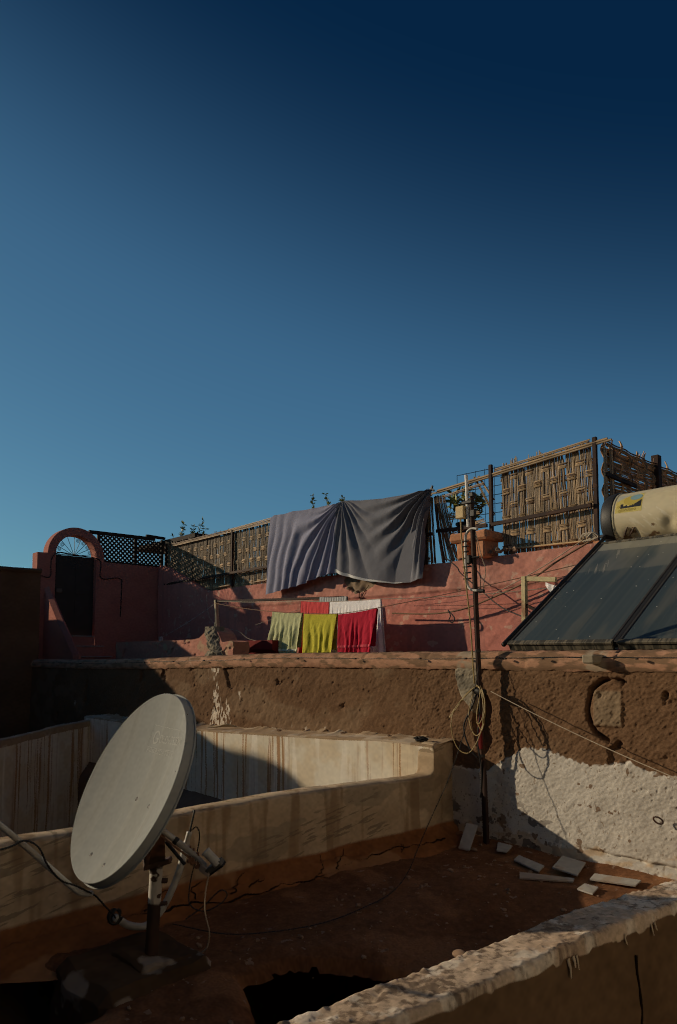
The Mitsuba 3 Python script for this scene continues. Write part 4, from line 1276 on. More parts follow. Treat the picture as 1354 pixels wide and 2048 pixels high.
pr_ = drape(rt, rbm, grey_fold, 230, 170)
sg_ = one('bed_sheet', cloth_mesh(pr_), 'sheet_grey', 'charcoal grey bed sheet gathered at its top right corner, pale hem showing', 'bed sheet', smooth=True)
hem = pr_[:160, -9:].copy()
wd = np.linspace(1.0, 0.15, 160)[:, None, None]
hem = pr_[:160, -1:] + (hem - pr_[:160, -1:]) * wd
hem[..., 1] -= 0.008
obj('hem', cloth_mesh(hem, 0.003), 'sheet_hem', sg_, smooth=True, label='pale turned-up hem')
clp = one('clothes_peg', cat_([bar((-7.14, 8.60, 4.06), (-7.05, 8.58, 4.00), 0.02, 0.03), bar((-7.13, 8.60, 4.01), (-7.08, 8.58, 4.09), 0.02, 0.03)]), 'black_rubber', 'black peg knot at the top right corner of the charcoal sheet', 'clothes peg')


def towel(x0, x1, y, z0, z1, zbot, seed, flare=0.0, nf=7, amp=0.03, gather=0.0, xb0=None, xb1=None):
    xb0 = x0 if xb0 is None else xb0
    xb1 = x1 if xb1 is None else xb1

    def top(q):
        return V(x0 + (x1 - x0) * q, y, z0 + (z1 - z0) * q - 0.012 * math.sin(math.pi * q))

    def bot(q):
        return V(xb0 + (xb1 - xb0) * q, y - 0.02, zbot)

    def fold(U, Vv):
        p = np.stack([U * 3, Vv * 1.6, 0 * U], -1)
        f = uneven(U * nf + 2.0 * meshkit.fbm(p, 3, seed), seed)
        e = ss(0.10, 0.0, np.minimum(U, 1 - U))
        return amp * f * ss(0.0, 0.55, Vv) * (1 + 0.2 * Vv) + 0.02 * e * Vv + wrinkle(U, Vv, seed + 1, 0.014), -gather * (U - 0.5) * ss(0, 1, Vv) * 0.0

    return drape(top, bot, fold, 110, 100)


def folded_towel(name, P, mat_, label, band_mat=None, band=(0.86, 0.91), back_drop=0.75):
    t = thing(name, label, 'towel')
    obj('cloth', cloth_mesh(P, 0.008), mat_, t, smooth=True)
    # back half behind the line
    n = int(P.shape[1] * back_drop)
    Bk = P[:, :n].copy()
    Bk[..., 1] = P[:, :1, 1] + 0.03 + 0.25 * (P[:, :1, 1] - P[:, :n, 1])
    Bk[:, 0] = P[:, 0] + V(0, 0.004, 0)
    obj('back_fall', cloth_mesh(Bk, 0.006), mat_, t, smooth=True)
    if band_mat:
        n0, n1 = int(P.shape[1] * band[0]), int(P.shape[1] * band[1])
        Q = P[:, n0:n1].copy()
        Q[..., 1] -= 0.012
        obj('woven_band', cloth_mesh(Q, 0.003), band_mat, t, smooth=True)
    return t


folded_towel('towel', towel(-10.03, -9.20, 7.60, 2.135, 2.075, 1.28, 221, xb0=-10.16, xb1=-9.30, nf=6), 'terry_olive', 'pale olive green towel, leftmost on the front clothes line', 'terry_olive_band', (0.775, 0.83))
folded_towel('towel', towel(-9.14, -8.31, 7.60, 2.06, 2.03, 1.24, 231, xb0=-9.15, xb1=-8.40, nf=5), 'terry_lime', 'mustard lime towel in the middle of the front clothes line')
folded_towel('towel', towel(-8.27, -7.40, 7.60, 2.015, 2.075, 1.30, 241, xb0=-8.24, xb1=-7.50, nf=7), 'terry_crimson', 'deep crimson towel with a pink band, rightmost on the front clothes line', 'terry_crimson_band', (0.70, 0.76))
folded_towel('towel', towel(-9.83, -9.06, 8.10, 2.345, 2.285, 1.35, 251, nf=8), 'terry_red', 'faded red towel on the back clothes line above the lime towel')
folded_towel('white_cloth', towel(-9.03, -7.80, 8.10, 2.29, 2.265, 1.20, 261, nf=15, amp=0.045, xb1=-7.70), 'cotton_white', 'wide white cloth on the back clothes line behind the crimson towel', back_drop=0.95)
folded_towel('striped_cloth', towel(-9.72, -8.97, 8.45, 2.43, 2.40, 1.75, 271, nf=9, amp=0.03), 'cotton_striped', 'grey striped white cloth peeping above the faded red towel')

# lines and cables around the laundry
one('clothes_line', tube(np.vstack([sag((-12.78, 8.12, 2.46), (-10.03, 7.60, 2.137), 0.02, 6), curve([(-10.03, 7.6, 2.137), (-9.2, 7.6, 2.077), (-8.3, 7.6, 2.027), (-7.4, 7.6, 2.077)], 20), sag((-7.4, 7.6, 2.077), (-4.42, 8.70, 2.62), 0.02, 8)]), 0.006, 5), 'rope_brown', 'front clothes line carrying the olive, lime and crimson towels', 'clothes line')
one('clothes_line', tube(np.vstack([sag((-12.78, 8.15, 2.50), (-9.83, 8.1, 2.347), 0.02, 6), curve([(-9.83, 8.1, 2.347), (-9.05, 8.1, 2.287), (-7.8, 8.1, 2.267)], 20), sag((-7.8, 8.1, 2.267), (-5.0, 8.7, 2.30), 0.03, 8)]), 0.006, 5), 'rope_light', 'back clothes line carrying the faded red towel and white cloth', 'clothes line')
cb = thing('sagging_cable', 'sagging brown cable with a knot, strung across the pink wall right of the laundry', 'cable')
obj('cable', tube(curve([(-8.0, 8.60, 2.06), (-7.3, 8.60, 2.02), (-6.78, 8.60, 2.03), (-6.35, 8.60, 2.10), (-5.75, 8.60, 2.28), (-5.3, 8.60, 2.44), (-4.9, 8.62, 2.66), (-4.45, 8.66, 2.88)], 60), 0.014, 6), 'rope_brown', cb, smooth=True)
obj('knot', tube(curve([(-6.80, 8.59, 2.06), (-6.74, 8.57, 1.97), (-6.77, 8.57, 1.90), (-6.70, 8.57, 1.86), (-6.66, 8.57, 1.93), (-6.74, 8.57, 2.02)], 20), 0.010, 5), 'black_rubber', cb, smooth=True)
one('cable', tube(curve([(-4.5, 8.58, 2.90), (-5.1, 8.58, 2.60), (-5.7, 8.60, 2.36), (-6.0, 8.62, 2.25)], 24), 0.007, 5), 'rope_light', 'thin pale cord above the brown cable on the pink wall', 'cable', smooth=True)
one('cable', tube(curve([(-6.85, 8.60, 2.90), (-6.62, 8.60, 2.72), (-6.55, 8.60, 2.62), (-6.20, 8.58, 2.36), (-5.75, 8.5, 2.05), (-5.2, 8.4, 1.84), (-4.9, 8.3, 1.70)], 40), 0.010, 5), 'black_rubber', 'black cable dropping from the broken fence across the pink wall', 'cable', smooth=True)
one('guy_wire', tube(sag((-7.6, 8.7, 2.25), (-4.6, 8.70, 2.48), 0.05, 16), 0.0035, 4), 'black_rubber', 'upper thin wire across the pink wall right of the white cloth', 'wire')
one('guy_wire', tube(sag((-7.6, 8.7, 2.17), (-4.6, 8.70, 2.10), 0.02, 16), 0.0035, 4), 'black_rubber', 'lower thin wire across the pink wall right of the white cloth', 'wire')
one('guy_wire', tube(sag((-12.80, 8.12, 2.44), (-14.6, 7.85, 1.74), 0.03, 16), 0.005, 4), 'galvanised', 'thin stay wire running down left from the wooden clothes post', 'wire')
one('cable_clamp', box((-14.67, 7.80, 1.64), (-14.57, 7.88, 1.76), 0.02), 'galvanised', 'small grey clamp at the lower end of the stay wire', 'clamp')
one('guy_wire', tube(sag((-11.4, 8.2, 1.95), (-9.6, 8.55, 2.42), 0.02, 16), 0.004, 4), 'rope_light', 'upper slanting wire on the pink wall left of the towels', 'wire')
one('guy_wire', tube(sag((-11.0, 8.3, 1.92), (-10.0, 7.7, 2.02), 0.02, 16), 0.004, 4), 'rope_brown', 'lower slanting wire on the pink wall left of the olive towel', 'wire')
one('guy_wire', tube(curve([(-13.9, 8.6, 2.75), (-13.6, 8.5, 2.2), (-13.0, 8.45, 1.95), (-12.3, 8.4, 1.85), (-11.9, 8.4, 1.68), (-11.2, 8.35, 1.60)], 40), 0.005, 4), 'rope_light', 'loose wire hanging along the shaded part of the pink wall', 'wire')

# clothes post with its arm, ruined low walls
cp_ = thing('clothes_post', 'slim bleached wooden clothes post with a long horizontal arm behind the ruined low wall', 'post')
obj('upright', bar((-12.60, 8.15, 0.98), (-12.78, 8.15, 2.53), 0.072, 0.072, 0.006), 'bleached_wood', cp_)
obj('brace', bar((-12.84, 8.13, 1.72), (-12.73, 8.13, 2.05), 0.05, 0.05, 0.004), 'bleached_wood', cp_)
obj('arm', bar((-12.80, 8.15, 2.50), (-9.20, 8.60, 2.40), 0.05, 0.05, 0.006), 'old_steel', cp_)
lwl = thing('low_wall', 'ruined low pink wall with cracked plaster under the clothes post', 'low wall')
nx_, nz_ = 190, 46
X, TT = np.meshgrid(np.linspace(-14.5, -9.95, nx_), np.linspace(0, 1, nz_), indexing='ij')
ztop = np.interp(X, [-14.5, -11.3, -11.05, -10.86, -10.74, -10.6, -10.42, -10.30, -10.2, -10.02, -9.95], [1.62, 1.635, 1.66, 1.76, 1.84, 1.83, 1.74, 1.58, 1.58, 1.60, 1.58])
zz = 0.98 + (ztop - 0.98) * TT
PP = np.stack([X, 0 * X, zz], -1)
h = 0.03 * nz(PP, 2.0, 181) + 0.010 * nz(PP, 11, 182)
flake = ss(0.10, 0.13, nz(PP, 3.2, 183))
h -= 0.02 * flake
f = np.stack([X, 6.70 - h, zz], -1)
obj('wall_face', slab(f, V(0, 0.34, 0)), 'low_wall_plaster', lwl, smooth=50)
# grey mortar lump slumped over the crest
lx, lt_ = np.meshgrid(np.linspace(0, 1, 40), np.linspace(0, 1, 50), indexing='ij')
zc = 1.30 + (1.86 - 1.30) * lt_
xc = -10.62 + 0.10 * np.sin(lt_ * 3 + 1.0) + (lx - 0.5) * (0.56 - 0.26 * lt_) * (1 + 0.35 * nz(np.stack([lx, lt_, 0 * lx], -1), 5, 188))
PP = np.stack([xc, 0 * xc, zc], -1)
yc = 6.70 - 0.015 - 0.07 * np.sin(np.pi * lx) * (1 - 0.4 * lt_) - 0.10 * nz(PP, 7, 185) - 0.05 * nz(PP, 20, 186)
obj('mortar_lump', slab(np.stack([xc, yc, zc], -1), V(0, 0.2, 0)), 'grey_cement', lwl, smooth=50, label='grey crumbling mortar lump holding the post')
bk = thing('low_wall', 'low maroon bench wall with shade in its colour between the ruined wall and the olive towel', 'low wall')
X, TT = np.meshgrid(np.linspace(-10.95, -9.80, 60), np.linspace(0, 1, 20), indexing='ij')
zz = 0.98 + (1.615 - 0.98) * TT
PP = np.stack([X, 0 * X, zz], -1)
obj('wall_face', slab(np.stack([X, 7.42 - 0.03 * nz(PP, 3, 187) + 0.10 * ss(1.44, 1.42, zz), zz], -1), V(0, 0.3, 0)), 'maroon_with_shade', bk, smooth=50)

# ------------------------------------------------------------------ solar water heater
wh = thing('solar_water_heater', 'solar water heater with cream tank and two dark sloping glass collectors above the mud wall', 'solar water heater')
TY, TZ, TR = 6.78, 2.715, 0.272


TS = -0.05  # the whole tank's place along x


def lathe_x(prof, y, z, n=64):
    """profile (x, radius) turned about the line through (y, z) along x"""
    prof = np.array(prof, float)
    a = np.linspace(0, 2 * np.pi, n + 1)
    Pq = np.array([[(x + TS, y + r * math.cos(t), z + r * math.sin(t)) for t in a] for x, r in prof])
    return mesh_(Pq.reshape(-1, 3), grid_faces(len(prof), n + 1))


shell = []
for x in np.linspace(-3.08, -0.70, 90):
    shell.append((x, TR))
mt = lathe_x(shell, TY, TZ, 96)
v = mt.vertices
rad = (v - V(0, TY, TZ)) * V(0, 1, 1)
dent = 0.030 * np.exp(-(((v[:, 0] + 2.58) / 0.05) ** 2 + ((v[:, 2] - 2.60) / 0.07) ** 2)) * (v[:, 1] < TY)
dent += 0.035 * np.exp(-(((v[:, 0] + 2.95) / 0.05) ** 2 + ((v[:, 2] - 2.52) / 0.06) ** 2)) * (v[:, 1] < TY)
dent += 0.008 * (nz(v, 3, 191))
mt.vertices = v - rad / TR * dent[:, None]
tank = obj('tank', mt, 'tank_paint', wh, smooth=True, label='cream painted cylinder, dented and rusty near its left end')
obj('end_cap', lathe_x([(-3.215, 0.0), (-3.215, 0.20), (-3.205, 0.235), (-3.19, 0.262), (-3.16, 0.280), (-3.10, 0.287), (-3.075, 0.287), (-3.07, 0.280), (-3.07, 0.26)], TY, TZ), 'black_rubber', wh, smooth=35, label='black rubber end cap')
obj('rim_bead', lathe_x([(-3.07, 0.277), (-3.06, 0.281), (-3.05, 0.277), (-3.048, 0.273)], TY, TZ), 'tank_paint', wh, smooth=True)
# rusted tears in the sheet
for (x, t0, t1, dx) in [(-2.985, 3.55, 3.92, 0.06), (-2.93, 3.58, 3.90, 0.075)]:
    tt = np.linspace(t0, t1, 18)
    c = np.stack([TS + x + dx * (1 - (tt - t0) / (t1 - t0)), TY + (TR + 0.001) * np.cos(tt), TZ + (TR + 0.001) * np.sin(tt)], -1)
    obj('rust_tear', tube(c, 0.010 * np.sin(np.linspace(0.3, 2.8, 18)), 6), 'rust_bracket', wh, smooth=True)
tt = np.linspace(3.62, 4.3, 22)
obj('rust_tear', tube(np.stack([TS - 3.055 + 0.03 * np.sin(tt * 3), TY + (TR - 0.002) * np.cos(tt), TZ + (TR - 0.002) * np.sin(tt)], -1), 0.009, 6), 'rust_bracket', wh, smooth=True)


def on_tank(x, t, lift=0.0):
    return np.stack([x + TS, TY + (TR + lift) * np.cos(t), TZ + (TR + lift) * np.sin(t)], -1)


def tank_patch(pts2, lift, mat_, name, label=None):
    """flat outline (x, arc metres) triangulated finely and wrapped on the tank; arc is measured from the side that faces -y, upward"""
    po = Polygon(pts2)
    x0, y0, x1, y1 = po.bounds
    nx, ny = max(3, int((x1 - x0) / 0.008)), max(3, int((y1 - y0) / 0.008))
    from shapely.geometry import box as sbox
    vs, fs = [], []
    for i in range(nx):
        cell = po.intersection(sbox(x0 + (x1 - x0) * i / nx, y0 - 1, x0 + (x1 - x0) * (i + 1) / nx, y1 + 1))
        for g in getattr(cell, 'geoms', [cell]):
            if g.area < 1e-8:
                continue
            for j in range(ny):
                c2 = g.intersection(sbox(x0 - 1, y0 + (y1 - y0) * j / ny, x1 + 1, y0 + (y1 - y0) * (j + 1) / ny))
                for g2 in getattr(c2, 'geoms', [c2]):
                    if g2.geom_type == 'Polygon' and g2.area > 1e-9:
                        cc = np.array(g2.exterior.coords)[:-1]
                        k = len(vs)
                        vs += cc.tolist()
                        fs += [(k, k + q, k + q + 1) for q in range(1, len(cc) - 1)]
    vs = np.array(vs)
    ang = math.pi - vs[:, 1] / TR
    return obj(name, mesh_(on_tank(vs[:, 0], ang, lift), fs), mat_, wh, label=label)


# emblem sticker: outline slightly skewed as it is stuck on
def circ(cx, cy, rx, ry, a0=0, a1=2 * math.pi, n=36):
    return [(cx + rx * math.cos(a), cy + ry * math.sin(a)) for a in np.linspace(a0, a1, n)]


S0, S1 = -3.035, -2.775
tank_patch([(S0, 0.035), (S1, 0.030), (S1, 0.255), (S0, 0.262)], 0.0012, 'emblem_yellow', 'sticker', 'faded yellow maker sticker with a sun over a skyline')
tank_patch([(S0 + 0.005, 0.16), (S0 + 0.06, 0.20), (S0 + 0.12, 0.235), (S1 - 0.01, 0.25), (S1 - 0.01, 0.20), (S1 - 0.005, 0.252), (S0 + 0.004, 0.258)], 0.0018, 'emblem_grey', 'sticker_sky')
big = Polygon(circ(-2.875, 0.165, 0.090, 0.062))
small = Polygon(circ(-2.845, 0.197, 0.058, 0.040))
tank_patch(list(big.exterior.coords), 0.0024, 'emblem_gold', 'sticker_crescent')
tank_patch(list(small.exterior.coords), 0.0032, 'emblem_blue', 'sticker_disc')
sky_ = [(-2.985, 0.078)]
rs = np.random.default_rng(77)
xx = -2.985
hts = [0.125, 0.125, 0.10, 0.10, 0.108, 0.095, 0.093, 0.10, 0.096, 0.105, 0.104, 0.115, 0.12, 0.128, 0.14, 0.15]
for hgt in hts:
    sky_ += [(xx, hgt), (xx + 0.0115, hgt)]
    xx += 0.0125
sky_ += [(xx, 0.078)]
tank_patch(sky_, 0.0040, 'emblem_black', 'sticker_skyline')


def tank_text(txt, x, arc, hgt, lift, mat_):
    m = meshkit.text_mesh(txt, hgt, 0.0015, bold=True)
    v = m.vertices.copy()
    m.vertices = on_tank(x + v[:, 0], math.pi - (arc + v[:, 1]) / TR, lift)[...] + 0
    r_ = (m.vertices - V(0, TY, TZ)) * V(0, 1, 1)
    m.vertices = m.vertices + r_ / TR * v[:, 2:3]
    obj('lettering', m, mat_, wh)


tank_text('giordano', -3.005, 0.046, 0.030, 0.0022, 'emblem_gold')
tank_text('o', -3.018, 0.088, 0.030, 0.0022, 'emblem_gold')

# collectors
CY0, CZ0, CY1, CZ1 = 4.75, 1.475, 6.36, 2.445
cd = unit(V(0, CY1 - CY0, CZ1 - CZ0))
cn = V(0, -cd[2], cd[1])
CL = math.hypot(CY1 - CY0, CZ1 - CZ0)


def col_box(x0, x1, s0, s1, n0, n1, bev=0.003):
    m = box((x0, s0, n0), (x1, s1, n1), bev)
    M = np.eye(4)
    M[:3, 0], M[:3, 1], M[:3, 2], M[:3, 3] = V(1, 0, 0), cd, cn, V(0, CY0, CZ0)
    m.apply_transform(M)
    return m


for k, (x0, x1) in enumerate(((-3.155, -2.292), (-2.258, -1.39))):
    c = obj('collector', col_box(x0, x1, 0, CL, -0.085, -0.012), 'collector_frame', wh)
    g = col_box(x0 + 0.022, x1 - 0.022, 0.022, CL - 0.012, -0.011, 0.0, 0)
    obj('glass', g, 'collector_glass', c)
    obj('frame_side', col_box(x0, x0 + 0.022, -0.004, CL, -0.011, 0.007), 'collector_frame', c)
    obj('frame_side', col_box(x1 - 0.022, x1, -0.004, CL, -0.011, 0.007), 'collector_frame', c)
    obj('frame_bottom', col_box(x0 + 0.0, x1, -0.024, 0.022, -0.011, 0.010), 'collector_edge', c)
    obj('frame_front', col_box(x0 + 0.004, x1 - 0.004, -0.016, -0.001, -0.088, -0.013), 'collector_edge', c)
    obj('frame_lip', col_box(x0, x1, -0.026, -0.016, -0.094, -0.080), 'collector_edge', c)
    obj('frame_top', col_box(x0, x1, CL - 0.012, CL + 0.02, -0.02, 0.012), 'collector_edge', c)
obj('joint_strip', col_box(-2.291, -2.259, 0.0, CL, -0.05, 0.004), 'black_rubber', wh)
obj('side_pipe', tube(np.array([V(0, CY0, CZ0) + cd * s + cn * 0.0 + V(-3.185, 0, 0) for s in np.linspace(-0.03, CL + 0.12, 8)]), 0.020, 10), 'black_rubber', wh, smooth=True)
obj('side_pipe', tube(curve([(-3.185, CY1 + 0.08, CZ1 + 0.06), (-3.20, CY1 + 0.16, CZ1 + 0.10), (-3.27, CY1 + 0.22, CZ1 + 0.11)], 10), 0.018, 8), 'black_rubber', wh, smooth=True)
# steel stand
for x in (-3.0, -1.6):
    obj('stand_leg', bar((x, 6.5, 1.0), (x, 6.5, 2.48), 0.04, 0.04, 0.003), 'yellow_steel', wh)
    obj('stand_leg', bar((x, 6.98, 1.0), (x, 6.98, 2.5), 0.04, 0.04, 0.003), 'yellow_steel', wh)
    obj('stand_leg', bar((x, 4.85, 1.0), (x, 4.85, 1.40), 0.04, 0.04, 0.003), 'yellow_steel', wh)
    obj('stand_rail', bar((x, 4.8, 1.41), (x, 6.45, 2.385), 0.04, 0.04, 0.003), 'yellow_steel', wh)
for y in (6.5, 6.98):
    obj('stand_rail', bar((-3.0, y, 2.46), (-1.0, y, 2.46), 0.04, 0.04, 0.003), 'yellow_steel', wh)
# old bracket frame beside it
sf = thing('steel_bracket', 'rusty yellow angle-iron frame standing left of the glass collectors', 'steel frame')
obj('upright', bar((-3.545, 5.60, 1.0), (-3.535, 5.60, 2.105), 0.045, 0.045, 0.004), 'yellow_steel', sf)
obj('arm', bar((-3.56, 5.60, 2.085), (-3.215, 5.61, 2.05), 0.03, 0.045, 0.004), 'yellow_steel', sf)
obj('brace', bar((-3.53, 5.60, 1.84), (-3.26, 5.62, 1.70), 0.025, 0.03, 0.004), 'old_steel', sf)
one('rag', slab(np.stack([np.stack([np.full(6, -3.30 + 0.03 * i), np.full(6, 5.57 - 0.006 * (i % 2)), np.linspace(2.03 - 0.012 * i, 2.00 - 0.04 * (i % 3), 6)], -1) for i in range(6)]), V(0, 0.004, 0)), 'cotton_white', 'scrap of white rag tied to the arm of the yellow angle-iron frame', 'rag')
one('wire_hank', cat_([tube(curve([(-4.55 + 0.05 * k, 8.55 - 0.02 * k, 2.90 + 0.03 * math.sin(k)), (-4.45 + 0.04 * k, 8.50, 2.96), (-4.36 + 0.03 * k, 8.52, 2.90), (-4.48 + 0.03 * k, 8.52, 2.86)], 14), 0.012, 5) for k in range(4)]), 'rope_light', 'tangled hank of cord on the corner of the pink wall beside the tank', 'cord')

# ------------------------------------------------------------------ antenna pole
ap = thing('antenna_pole', 'tall thin rusty antenna pole standing against the mud wall', 'antenna pole')
PB, PT = V(-3.015, 4.215, -0.02), V(-3.105, 4.215, 2.62)


def on_pole(z, dx=0, dy=0):
    t = (z - PB[2]) / (PT[2] - PB[2])
    return PB + (PT - PB) * t + V(dx, dy, 0)


obj('pole', tube([on_pole(z) for z in np.linspace(-0.02, 2.56, 20)], 0.019, 12), 'old_steel', ap, smooth=True)
obj('top_tube', tube([on_pole(2.34, -0.032, -0.01), on_pole(2.74, -0.032, -0.01)], 0.013, 10), 'pvc_white', ap, smooth=30)
obj('clamp', box(tuple(on_pole(2.515, -0.075, -0.03)), tuple(on_pole(2.540, 0.02, 0.02)), 0.005), 'black_iron', ap)
obj('clamp', box(tuple(on_pole(2.41, -0.005, -0.03)), tuple(on_pole(2.465, 0.042, 0.0)), 0.006), 'black_iron', ap)
obj('clamp', box(tuple(on_pole(2.565, -0.01, -0.02)), tuple(on_pole(2.60, 0.028, 0.02)), 0.005), 'black_iron', ap)
jb = obj('junction_box', box(tuple(on_pole(2.41, -0.125, -0.045)), tuple(on_pole(2.505, -0.045, 0.01)), 0.006), 'box_yellow', ap, label='small yellowed junction box')
loop = curve([on_pole(2.315, 0.05, -0.01), on_pole(2.325, 0.0, -0.01), on_pole(2.30, -0.045, -0.012), on_pole(2.25, -0.062, -0.012), on_pole(2.1, -0.066, -0.012), on_pole(1.97, -0.066, -0.012), on_pole(1.90, -0.058, -0.012), on_pole(1.865, -0.025, -0.012), on_pole(1.855, 0.03, -0.012)], 50)
obj('bent_boom', tube(loop, 0.0105, 8), 'galvanised', ap, smooth=True)
for z, a, b in [(2.235, -0.085, -0.03), (2.195, -0.085, -0.03), (2.155, -0.085, -0.035), (2.105, -0.115, 0.06), (2.04, -0.09, -0.02), (1.995, -0.09, -0.02), (1.95, -0.09, -0.02)]:
    obj('antenna_rod', tube([on_pole(z, a, -0.018), on_pole(z, b, -0.018)], 0.006, 6), 'black_iron', ap)
obj('balun_box', box(tuple(on_pole(2.06, -0.05, -0.035)), tuple(on_pole(2.125, -0.015, 0.0)), 0.006), 'black_iron', ap)
obj('arm_end', tube([on_pole(1.853, 0.03, -0.012), on_pole(1.848, 0.085, -0.012)], 0.014, 8), 'black_iron', ap)
obj('pole_sleeve', tube([on_pole(0.70, -0.004, -0.004), on_pole(0.95, -0.004, -0.004)], 0.0205, 10), 'maroon_with_shade', ap, smooth=30)
obj('drain_pipe', tube([on_pole(-0.01, 0.022, -0.012), on_pole(0.62, 0.022, -0.012)], 0.016, 10), 'old_steel', ap, smooth=30)
for z in (1.40, 0.64):
    obj('strap', tube([on_pole(z), on_pole(z + 0.02)], 0.023, 10), 'black_iron', ap, smooth=30)
one('antenna_cable', tube(curve([on_pole(2.42, -0.088, -0.03), on_pole(2.2, -0.075, -0.04), on_pole(1.9, -0.052, -0.04), on_pole(1.6, -0.035, -0.03), on_pole(1.3, -0.028, -0.028), on_pole(1.17, -0.022, -0.028)], 40), 0.0055, 6), 'yellow_cable', 'yellow cable running straight down the antenna pole from its junction box', 'cable', smooth=True)
for i, (zt_, zb_, dx) in enumerate([(2.26, 1.86, 0.055), (2.26, 1.86, 0.075)]):
    one('antenna_cable', tube(curve([on_pole(2.30, 0.03, -0.01), on_pole(2.1, dx * 0.9 + 0.01 * i, -0.01), on_pole(2.0, dx + 0.03 * i, -0.01), on_pole(1.86, dx, -0.01)], 20), 0.003, 5), 'rope_light' if i else 'black_rubber', 'thin pale wire hanging right of the antenna boom' if i else 'thin black wire hanging right of the antenna boom', 'wire', smooth=True)

# coil of yellow cable hung on the pole
cc = thing('cable_coil', 'loose coil of yellow cable hung on the antenna pole in front of the mud wall', 'cable coil')
C0 = on_pole(1.155)
loops = [
    [(0, -.03, 0), (-0.06, -.06, -0.05), (-0.13, -.09, -0.14), (-0.20, -.10, -0.235), (-0.17, -.10, -0.21), (-0.09, -.08, -0.10), (-0.02, -.05, -0.02), (0.02, -.03, 0.0)],
    [(0, -.03, 0), (-0.08, -.07, -0.08), (-0.14, -.12, -0.18), (-0.145, -.15, -0.28), (-0.12, -.16, -0.38), (-0.06, -.17, -0.455), (0.02, -.17, -0.47), (0.08, -.16, -0.40), (0.115, -.14, -0.30), (0.12, -.10, -0.18), (0.08, -.06, -0.07), (0.03, -.03, 0.0)],
    [(0, -.03, 0), (0.06, -.05, -0.04), (0.10, -.09, -0.12), (0.125, -.12, -0.22), (0.12, -.14, -0.30), (0.07, -.14, -0.345), (0.01, -.12, -0.30), (-0.03, -.09, -0.20), (-0.03, -.06, -0.10), (-0.01, -.03, 0.0)],
    [(0.01, -.03, 0), (0.07, -.06, -0.03), (0.12, -.10, -0.13), (0.125, -.13, -0.22), (0.105, -.13, -0.30), (0.06, -.12, -0.22), (0.05, -.07, -0.08), (0.04, -.04, -0.01)],
    [(0.0, -.032, 0.004), (0.05, -.06, -0.02), (0.095, -.09, -0.11), (0.115, -.12, -0.2), (0.09, -.13, -0.26), (0.065, -.13, -0.255)],
]
for lp_ in loops:
    obj('loop', tube(curve([C0 + V(*q) for q in lp_], 60), 0.0040, 6), 'yellow_cable', cc, smooth=True)
obj('tie', tube([C0 + V(-0.03, -0.02, -0.03), C0 + V(0.06, -0.02, -0.05)], 0.028, 8), 'black_rubber', cc, smooth=True)
for lp_ in [[(0, -.02, -0.04), (-0.03, -.05, -0.15), (-0.10, -.06, -0.30), (-0.06, -.05, -0.45), (0.0, -.03, -0.52)], [(0.02, -.02, -0.05), (0.03, -.04, -0.2), (0.015, -.05, -0.4), (0.03, -.03, -0.6), (0.02, -.03, -0.8)]]:
    obj('black_lead', tube(curve([C0 + V(*q) for q in lp_], 40), 0.006, 6), 'black_rubber', cc, smooth=True)
one('cable', tube(sag((-2.93, 4.18, 1.12), (-1.2, 4.12, 0.56), 0.03, 30), 0.0033, 5), 'rope_light', 'thin pale cable stretched from the coil to the right across the mud wall', 'cable', smooth=True)
one('cable', tube(curve([(-3.04, 4.20, 1.31), (-3.055, 4.13, 1.05), (-3.08, 4.03, 0.77), (-3.12, 3.92, 0.50), (-3.17, 3.80, 0.26), (-3.12, 3.60, 0.10), (-2.95, 3.3, 0.035), (-2.80, 2.99, 0.02), (-2.74, 2.7, 0.02), (-2.73, 2.41, 0.02), (-2.80, 2.15, 0.025), (-2.91, 1.93, 0.04), (-3.1, 1.75, 0.08)], 120), 0.0028, 5), 'black_rubber', 'thin black cable drooping from the pole to the red roof floor', 'cable', smooth=True)
cl = thing('wall_cable', 'thin black cable clipped along the coping of the mud wall', 'cable')
wx = np.linspace(-12.6, 1.0, 160)
cp_pts = 0.5 * (Pn[1:-1:6, 4] + Pn[1:-1:6, 5]) + V(0, -0.001, 0.003)
cp_pts[:, 2] += 0.006 * np.sin(cp_pts[:, 0] * 2.1)
obj('cable', tube(cp_pts, 0.003, 5), 'black_rubber', cl, smooth=True)
for x in (-10.4, -9.2, -8.35, -7.6, -6.9, -6.1, -5.2, -4.4, -3.65, -3.2, -2.85, -2.55, -1.9):
    z = mud_top(x) + 0.048
    obj('clip', box((x - 0.006, 4.238, z - 0.007), (x + 0.006, 4.262, z + 0.007), 0.002), 'black_iron', cl)
one('mortar_stub', plump((-2.235, 4.19, 1.325), (-2.15, 4.34, 1.385), 0.01, 0.03, 195), 'grey_cement', 'broken block of cement sticking out of the coping below the collectors', 'block', smooth=40)
ring = np.linspace(0, 2 * np.pi, 24)
one('wall_ring', tube(np.stack([-1.80 + 0.028 * np.cos(ring), 4.245 + 0 * ring, 0.40 + 0.018 * np.sin(ring) - 0.006 * np.cos(ring)], -1), 0.005, 6, False), 'old_steel', 'small rusty ring on the white part of the mud wall', 'ring', smooth=True)
one('straw', cat_([tube(curve([(-6.42 + 0.02 * k, 4.02 + 0.02 * k, 0.60), (-6.30 + 0.03 * k, 4.10, 0.615 + 0.01 * k), (-6.18 + 0.02 * k, 4.18, 0.62)], 8), 0.007, 5) for k in range(4)]), 'bleached_wood', 'few pale straws lying on the ledge of the cream wall', 'straw')
rq = np.random.default_rng(31)
